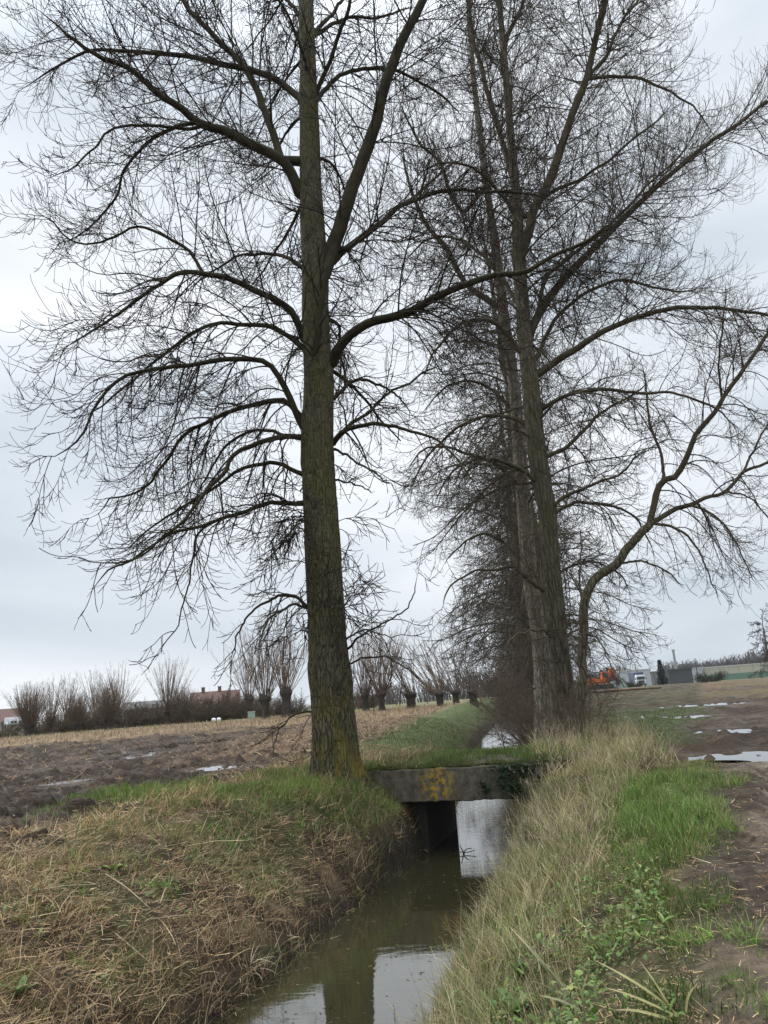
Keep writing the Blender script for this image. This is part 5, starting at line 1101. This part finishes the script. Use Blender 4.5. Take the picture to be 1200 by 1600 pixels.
def wood(name, label, pts, H, n_, seed, thick=14, r=.07):
    """a far wood: hundreds of crowns in one mass of fine branches"""
    g_ = np.random.default_rng(seed); P = []; K = 6; pl = np.array(pts); sd = np.linalg.norm(np.diff(pl, axis=0), axis=1); cs = np.concatenate([[0], np.cumsum(sd)])
    u = g_.uniform(0, cs[-1], n_); X = np.interp(u, cs, pl[:, 0])+g_.normal(size=n_)*thick*.3; Y = np.interp(u, cs, pl[:, 1])+g_.uniform(0, thick, n_); Zt = height(X, Y)
    hs = H*(.55+.6*fbm(u*.09, u*0+seed, 3, seed)); hs *= g_.uniform(.75, 1.1, n_)
    P = np.zeros((n_, K, 3)); P[:, 0] = np.stack([X, Y, Zt-.2], 1); d = np.stack([g_.normal(size=n_)*.12, g_.normal(size=n_)*.12, np.ones(n_)], 1)
    for j in range(1, K): d = d+g_.normal(size=(n_, 3))*.08; d /= np.linalg.norm(d, axis=1, keepdims=True); P[:, j] = P[:, j-1]+d*(hs/(K-1))[:, None]
    R = np.full((n_, 1), r*1.8)*np.linspace(1, .3, K)[None]
    A, RA = grow(P, R, .55, lambda L, t, m: H*.28*rng.uniform(.5, 1.2, m)*(1.15-.7*t), .08, 38, 4, -.05, .2, .08, .5, r, r*.7)
    B, RB = grow(A, RA, .8, lambda L, t, m: .4*L*rng.uniform(.5, 1.2, m), .1, 35, 3, 0, .2, .1, .8, r*.7, r*.5)
    V, Q = merge([tubes(P, R, 3), tubes(A, RA, 3), tubes(B, RB, 3)]); tag(link(name, mesh_np(name, V, Q, M_far)), label, 'wood', kind='stuff')
wood('distant_wood', 'grey brown far wood behind the pasture right of the main trunk', [place(540, 210)[:2], place(640, 200)[:2], place(760, 200)[:2], place(830, 230)[:2]], 7.5, 520, 71, 16, .06)
wood('distant_wood', 'pale grey far tree line behind the halls on the right', [place(1060, 420)[:2], place(1140, 430)[:2], place(1230, 430)[:2]], 13, 330, 72, 16, .12)
wood('distant_wood', 'faint far trees behind the excavator and white hall', [place(930, 330)[:2], place(985, 330)[:2]], 10, 130, 73, 12, .1)
wood('distant_wood', 'faint tops of far trees beyond the houses on the left', [place(-10, 260)[:2], place(260, 300)[:2]], 6.5, 220, 74, 12, .08)
bt = generic_poplar('broad_tree', 15, 33, 40, M_bark2, M_far, M_far, .5, .05, .12); p_ = place(1207, 140); bt.location = p_; bt.scale = (.62, .62, .68); tag(bt, 'brushy bare tree cut off by the right edge above the long hall', 'tree')
# conifer
def conifer(p, H):
    root = thing('conifer', 'dark narrow conifer beside the white lorry', 'tree', p); MB().tube([(0, 0, -.1), (0, 0, H*.9)], [.12, .03], 7).build('trunk', M_willowtrunk, root)
    n = 2600; z = H*(.05+.95*rng.random(n)**1.2); a = rng.uniform(0, 6.28, n); rr_ = (1-z/H)*H*.23*(.35+.65*np.sqrt(rng.random(n)))*(.8+.35*np.sin(z*5+a*2))+.03
    V, Q, c_ = leaves(np.stack([rr_*np.sin(a), rr_*np.cos(a), z], 1), rng.uniform(.2, .4, n), rng.uniform(.05, .09, n), a, rng.uniform(1.2, 2.0, n), rng.uniform(0, .6, n), pal(n, [(.018, .03, .017), (.025, .04, .022), (.012, .02, .012)], [1, 1, 1]), K=3)
    link('crown', mesh_np('crown', V, Q, M_leaf, c_), root)
conifer(place(1036, 130), 3.9)
# ------------------------------------------------------------------ buildings far off
M_brick = mat('brick', (.15, .08, .06), .9, var=.35, scale=3); M_tile = mat('roof_tile', (.135, .072, .056), .85, var=.4, scale=2, bump=.4, bscale=6, stretch=(1, 1, 4))
M_white = mat('white_render', (.62, .60, .56), .8, var=.15, scale=1.5); M_glass = mat('window_glass', (.04, .05, .06), .12, var=.2); M_greyroof = mat('grey_roof', (.22, .22, .23), .7, var=.2, scale=1)
M_cream = mat('cream_cladding', (.40, .385, .29), .6, var=.08, scale=.3); M_green = mat('green_cladding', (.10, .20, .135), .6, var=.12, scale=.3); M_darkclad = mat('dark_cladding', (.055, .055, .06), .6, var=.2, scale=.5)
M_silver = mat('silver_cladding', (.40, .43, .46), .5, var=.1, scale=.6); M_steel = mat('galvanised_steel', (.26, .27, .27), .5, var=.2, metal=.3); M_wood = mat('weathered_post', (.12, .10, .08), .9, var=.3)
M_orange = mat('orange_paint', (.62, .13, .03), .45, var=.2, scale=2); M_black = mat('black_rubber', (.02, .02, .02), .8, var=.2); M_paint = mat('white_paint', (.75, .76, .78), .35, var=.06); M_blue = mat('dark_blue_paint', (.03, .05, .11), .4, var=.2); M_log = mat('log_bark', (.20, .145, .09), .9, var=.45, scale=2, stretch=(1, 1, 1)); M_pale = mat('pale_green_plastic', (.32, .42, .37), .5, var=.1)
def face_rz(p): return -math.atan2(p[0], p[1])
def house(label, px, dist, w_, d_, eave, ridge, mw, mr, nwin, chim=(), rz=0., gable_front=False, door=True):
    p = place(px, dist); root = thing('house', label, 'house', p, face_rz(p)+rz); z0 = -.6
    b = MB().box(-w_/2, -d_/2, z0, w_/2, d_/2, eave); b.add([(-w_/2, -d_/2, eave), (-w_/2, d_/2, eave), (-w_/2, 0, ridge-.12), (w_/2, -d_/2, eave), (w_/2, d_/2, eave), (w_/2, 0, ridge-.12)], [(0, 2, 1), (3, 4, 5)]); b.build('wall', mw, root)
    o_ = .3; rt_ = .14; dz = (ridge-eave)*(o_/(d_/2))
    pr = [(-d_/2-o_, eave-dz), (0, ridge), (d_/2+o_, eave-dz), (d_/2+o_, eave-dz+rt_), (0, ridge+rt_*1.2), (-d_/2-o_, eave-dz+rt_)]
    V = [(x_, y_, z_) for x_ in (-w_/2-.25, w_/2+.25) for y_, z_ in pr]; roof = MB().add(V, [(0, 1, 4, 5)[::-1], (1, 2, 3, 4)[::-1], (6, 7, 10, 11), (7, 8, 9, 10), (0, 6, 7, 1)[::-1], (1, 7, 8, 2)[::-1], (2, 8, 9, 3)[::-1], (3, 9, 10, 4)[::-1], (4, 10, 11, 5)[::-1], (5, 11, 6, 0)[::-1]]).build('roof', mr, root)
    for cxx in chim: c_ = MB().box(cxx-.35, -.3, ridge-.4, cxx+.35, .3, ridge+.95).box(-.4+cxx, -.35, ridge+.953, cxx+.4, .35, ridge+1.08).build('chimney', M_brick, roof)
    for i_ in range(nwin):
        xx = -w_/2+w_*(i_+1)/(nwin+1.); wn = MB(); 
        for (a0, b0, a1, b1_) in [(-.55, 0, -.47, 1.2), (.47, 0, .55, 1.2), (-.469, 0, .469, .08), (-.469, 1.12, .469, 1.2), (-.04, .083, .04, 1.117)]: wn.box(xx+a0, -d_/2-.05, 1.0+b0, xx+a1, -d_/2+.02, 1.0+b1_)
        f_ = wn.build('window', M_paint, root); MB().box(xx-.468, -d_/2-.02, 1.082, xx+.468, -d_/2+.01, 2.118).build('pane', M_glass, f_)
    if door: MB().box(-.45+w_*.03, -d_/2-.04, 0, .45+w_*.03, -d_/2+.02, 2.05).build('door', M_blue, root)
    return root
house('long farmhouse with red tiled roof and two chimneys behind the brown hedge', 337, 165, 9.6, 7, 2.3, 5.2, M_brick, M_tile, 5, (-2.4, .9))
house('small red brick house with white gable wall at the left edge of the picture', 14, 170, 5.5, 6, 2.4, 4.6, M_white, M_tile, 2, ())
house('low white house with pale grey roof between the left edge and the dense willow', 27, 150, 3.6, 4, 1.6, 2.6, M_white, M_greyroof, 2, (), door=False)
house('low brick barn with dark roof, right of the square headed willow', 226, 140, 6.5, 5, 2.4, 3.5, M_brick, M_darkclad, 2, ())
house('grey roofed low shed directly right of the main trunk', 566, 150, 6, 5, 2.2, 4.2, M_brick, M_greyroof, 2, (), door=False)
# long low halls
def hall(name, label, px0, px1, dist, h, base_m, top_m, split, d_=14, roof_m=None, ribs=0):
    a = place(px0, dist); b = place(px1, dist); c = (a+b)/2; w_ = np.linalg.norm(b[:2]-a[:2]); rz = math.atan2(b[1]-a[1], b[0]-a[0]); z0 = min(a[2], b[2], c[2])
    root = thing(name, label, 'building', (c[0], c[1], z0), rz)
    if split: MB().box(-w_/2, 0, -1.5, w_/2, d_, split-.01).build('plinth', base_m, root)
    MB().box(-w_/2-.03, -.03, split if split else -1.5, w_/2+.03, d_+.03, h).build('wall', top_m, root)
    MB().prism([(-w_/2-.2, h+.005), (w_/2+.2, h+.005), (w_/2+.2, h+.25), (-w_/2-.2, h+.25)], -.2, d_+.2).build('roof', roof_m or top_m, root)
    for i_ in range(ribs):
        x_ = -w_/2+w_*(i_+.5)/ribs; MB().box(x_-.06, -.10, (split or 0)+.0, x_+.06, -.035, h-.02).build('downpipe', base_m, root)
    return root
hr_ = hall('long_hall', 'long low hall with cream upper wall and green base at the right edge', 1101, 1262, 300, 4.7, M_green, M_cream, 2.1, roof_m=M_white, ribs=7)
MB().box(4.9, -.12, 1.2, 6.6, -.06, 2.3).build('sign_board', M_paint, hr_)
hall('white_hall', 'pale silver hall behind the white lorry', 966, 1019, 290, 5.6, M_silver, M_silver, 0, roof_m=M_white, ribs=4)
hall('dark_shed', 'dark grey shed with flat roof, right of the conifer', 1047, 1084, 200, 3.3, M_darkclad, M_darkclad, 0, ribs=3)
hall('grey_shed', 'mid grey shed left of the darkest shed and behind the conifer', 1019, 1050, 215, 3.4, M_darkclad, M_greyroof, 0, ribs=3)
hall('pale_shed', 'small pale grey building between dark shed and long cream hall', 1084, 1103, 280, 4.6, M_silver, M_silver, 0, ribs=2)
fence_p = place(957, 135)
fn = thing('panel_fence', 'pale green grey panel fence between excavator and white lorry', 'fence', fence_p, face_rz(fence_p))
for i_ in range(7): MB().box(-2.1+i_*.62, -.02, 0, -1.53+i_*.62, .03, 1.25+.06*math.sin(i_*2)).build('panel', M_pale, fn)
for i_ in range(8): MB().box(-2.145+i_*.62, -.05, -.2, -2.105+i_*.62, .05, 1.4).build('post', M_steel, fn)
# lorry: cab facing us, dark box behind
p_ = place(1002, 215); tk = thing('lorry', 'white lorry cab with dark windscreen facing the field', 'lorry', p_, face_rz(p_)+rad(12))
MB().prism([(-1.15, .55), (1.15, .55), (1.2, 1.5), (1.1, 2.75), (.95, 3.0), (-.95, 3.0), (-1.1, 2.75), (-1.2, 1.5)], -1.0, 1.0).build('cab', M_paint, tk)
MB().prism([(-1.02, 1.7), (1.02, 1.7), (.95, 2.5), (-.95, 2.5)], -1.03, -1.003).build('windscreen', M_glass, tk); MB().box(-.8, -1.04, .95, .8, -1.003, 1.5).build('grille', M_blue, tk)
MB().box(-1.25, 1.15, .9, 1.25, 8.5, 3.6).build('cargo_box', M_blue, tk); MB().box(-1.18, -1.12, .35, 1.18, -.9, .8).build('bumper', M_darkclad, tk)
for sx in (-1, 1):
    MB().box(sx*.95-.16, -1.15, .5, sx*.95+.16, -1.121, .72).build('headlight', M_pale, tk); MB().box(sx*1.3-.09, -.95, 1.7, sx*1.3+.09, -.8, 2.3).build('mirror', M_black, tk)
    for yy in (-.3, 5.2, 6.5): MB().cyl((sx*1.0, yy, .5), (1, 0, 0), .5, .32, 18).build('wheel', M_black, tk)
# excavator
p_ = place(939, 118); ex = thing('excavator', 'orange tracked excavator with raised arm right of the slim tree', 'excavator', p_, face_rz(p_)+rad(14))
for sy in (-1, 1):
    MB().prism([(-1.5, .1), (1.5, .1), (1.75, .4), (1.5, .75), (-1.5, .75), (-1.75, .4)], sy*.85-.25, sy*.85+.25).build('track', M_black, ex)
MB().prism([(-1.7, .85), (1.25, .85), (1.25, 1.45), (.2, 1.5), (-1.1, 1.75), (-1.7, 1.5)], -.95, .95).build('body', M_orange, ex)
MB().prism([(.15, 1.5), (1.2, 1.46), (1.15, 2.1), (.9, 2.55), (.25, 2.55)], -.95, -.1).build('cab', M_orange, ex)
MB().prism([(.3, 1.7), (1.08, 1.68), (1.04, 2.1), (.85, 2.42), (.35, 2.42)], -.975, -.953).build('window', M_glass, ex)
MB().prism([(1.0, 1.3), (1.35, 1.3), (2.3, 2.9), (2.0, 3.15), (1.6, 2.9)], .05, .4).build('boom', M_orange, ex)
MB().prism([(1.95, 3.1), (2.25, 2.8), (2.75, 1.3), (2.5, 1.2)], .08, .36).build('arm', M_orange, ex); MB().prism([(2.35, 1.25), (2.85, 1.35), (2.95, .75), (2.6, .45), (2.3, .7)], -.15, .6).build('bucket', M_darkclad, ex)
MB().cyl((-1.0, .3, 1.95), (0, 0, 1), .07, .5, 10).build('exhaust', M_black, ex)
# felled logs
for i_, (px_, ds_, L_, lab) in enumerate([(955, 82, 3.8, 'pale felled log, longest of the pile before the excavator'), (963, 80, 2.8, 'shorter pale log in front of the longest felled log'), (1000, 84, 4.2, 'dark slim felled log lying right of the log pile'), (944, 81, 2.6, 'left end log of the pile before the excavator')]):
    p_ = place(px_, ds_); o = MB().tube([(-L_/2, 0, .16), (-L_*.1, .05, .18), (L_/2, -.06, .16)], [.17, .15, .12], 10).build('log', M_log, None, p_, True); o.rotation_euler = (0, 0, face_rz(p_)+.2*math.sin(i_*2)); tag(o, lab, 'log', 'felled logs')
# masts and poles
def pole(name, label, cat, px, dist, h, r, m, cap=True):
    p = place(px, dist); root = thing(name, label, cat, p); MB().tube([(0, 0, -1.5), (0, 0, h*.5), (0, 0, h)], [r, r*.9, r*.75], 10).build('shaft', m, root); MB().tube([(0, 0, h+.01), (0, 0, h+r*1.2)], [r*1.1, r*1.1], 10).build('cap', m, root); return root
pole('factory_chimney', 'thin grey factory chimney rising behind the dark shed', 'chimney', 1060, 320, 12.2, .55, M_steel)
pu = pole('utility_pole', 'short timber pole standing alone left of the long hall', 'pole', 1092, 130, 3.6, .09, M_wood)
def pylon(px, dist, h, label):
    p = place(px, dist); root = thing('power_pylon', label, 'pylon', p, face_rz(p)); m = MB(); lv = [0, .3, .55, .75, .9, 1]; ww = [h*.09, h*.06, h*.04, h*.025, h*.018, .05]
    for i_ in range(5):
        a, b, z0, z1 = ww[i_], ww[i_+1], lv[i_]*h, lv[i_+1]*h
        for (sx, sy) in ((1, 1), (1, -1), (-1, 1), (-1, -1)): m.tube([(sx*a, sy*a, z0-(1.5 if i_ == 0 else 0)), (sx*b, sy*b, z1)], .07, 4); m.tube([(sx*a, sy*a, z0), (-sx*b, sy*b, z1)], .05, 4)
    m.build('lattice', M_steel, root); c = MB()
    for z, w_ in ((.75, .16), (.88, .12)): c.tube([(-h*w_, 0, z*h), (0, 0, z*h+.5), (h*w_, 0, z*h)], .06, 4); c.tube([(-h*w_, 0, z*h), (h*w_, 0, z*h-.1)], .05, 4)
    c.build('crossarm', M_steel, root)
pylon(982, 520, 17, 'faint power pylon above the trees left of the white hall'); pylon(1046, 560, 15, 'faint power pylon just left of the factory chimney')
for i_, (px_, ds_) in enumerate([(625, 92), (620, 97), (560, 90), (668, 95), (708, 98)]):
    p_ = place(px_, ds_); o = MB().tube([(0, 0, -.2), (.02, 0, 1.1)], [.06, .05], 7).build('fence_post', M_wood, None, p_); tag(o, 'wooden pasture fence post among the pollard willows, right of the main trunk', 'post', 'pasture fence posts')
# bush at the end of the long hall
o = link('evergreen_bush', brush('evergreen_bush', 2.2, 3.2, 90, 62, mat('evergreen', (.03, .036, .02), .9, var=.3), .03, .22, spread=1.4)); o.location = place(1110, 125); o.scale = (.9, .9, .75); tag(o, 'dark rounded bush at the left end of the long hall', 'bush')
o = link('evergreen_bush', bpy.data.meshes['evergreen_bush']); o.location = place(992, 140); o.scale = (.6, .6, .55); tag(o, 'low dark bush left of the white lorry cab', 'bush')
p_ = place(393, 82); tkk = thing('water_tank', 'pale green tank under the hedge left of the main trunk', 'tank', p_, face_rz(p_)); MB().box(-.36, -.3, .05, .36, .3, .62).build('body', M_pale, tkk); MB().box(-.4, -.34, .623, .4, .34, .68).build('lid', M_white, tkk)
p_ = place(338, 80); 
for i_, (dx, lab) in enumerate([(-.25, 'white wrapped bundle at the hedge foot, left of the pair'), (.25, 'white wrapped bundle at the hedge foot, right of the pair')]):
    a = np.linspace(0, 6.28, 13)[:-1]; o = MB().tube([(0, 0, -.05), (0, 0, .06), (0, 0, .28), (0, 0, .34)], [.16, .22, .2, .08], 12).build('wrapped_bundle', M_paint, None, p_+np.array([dx, 0, 0]), True); tag(o, lab, 'bundle', 'white bundles')
print('all built', len(S.objects))
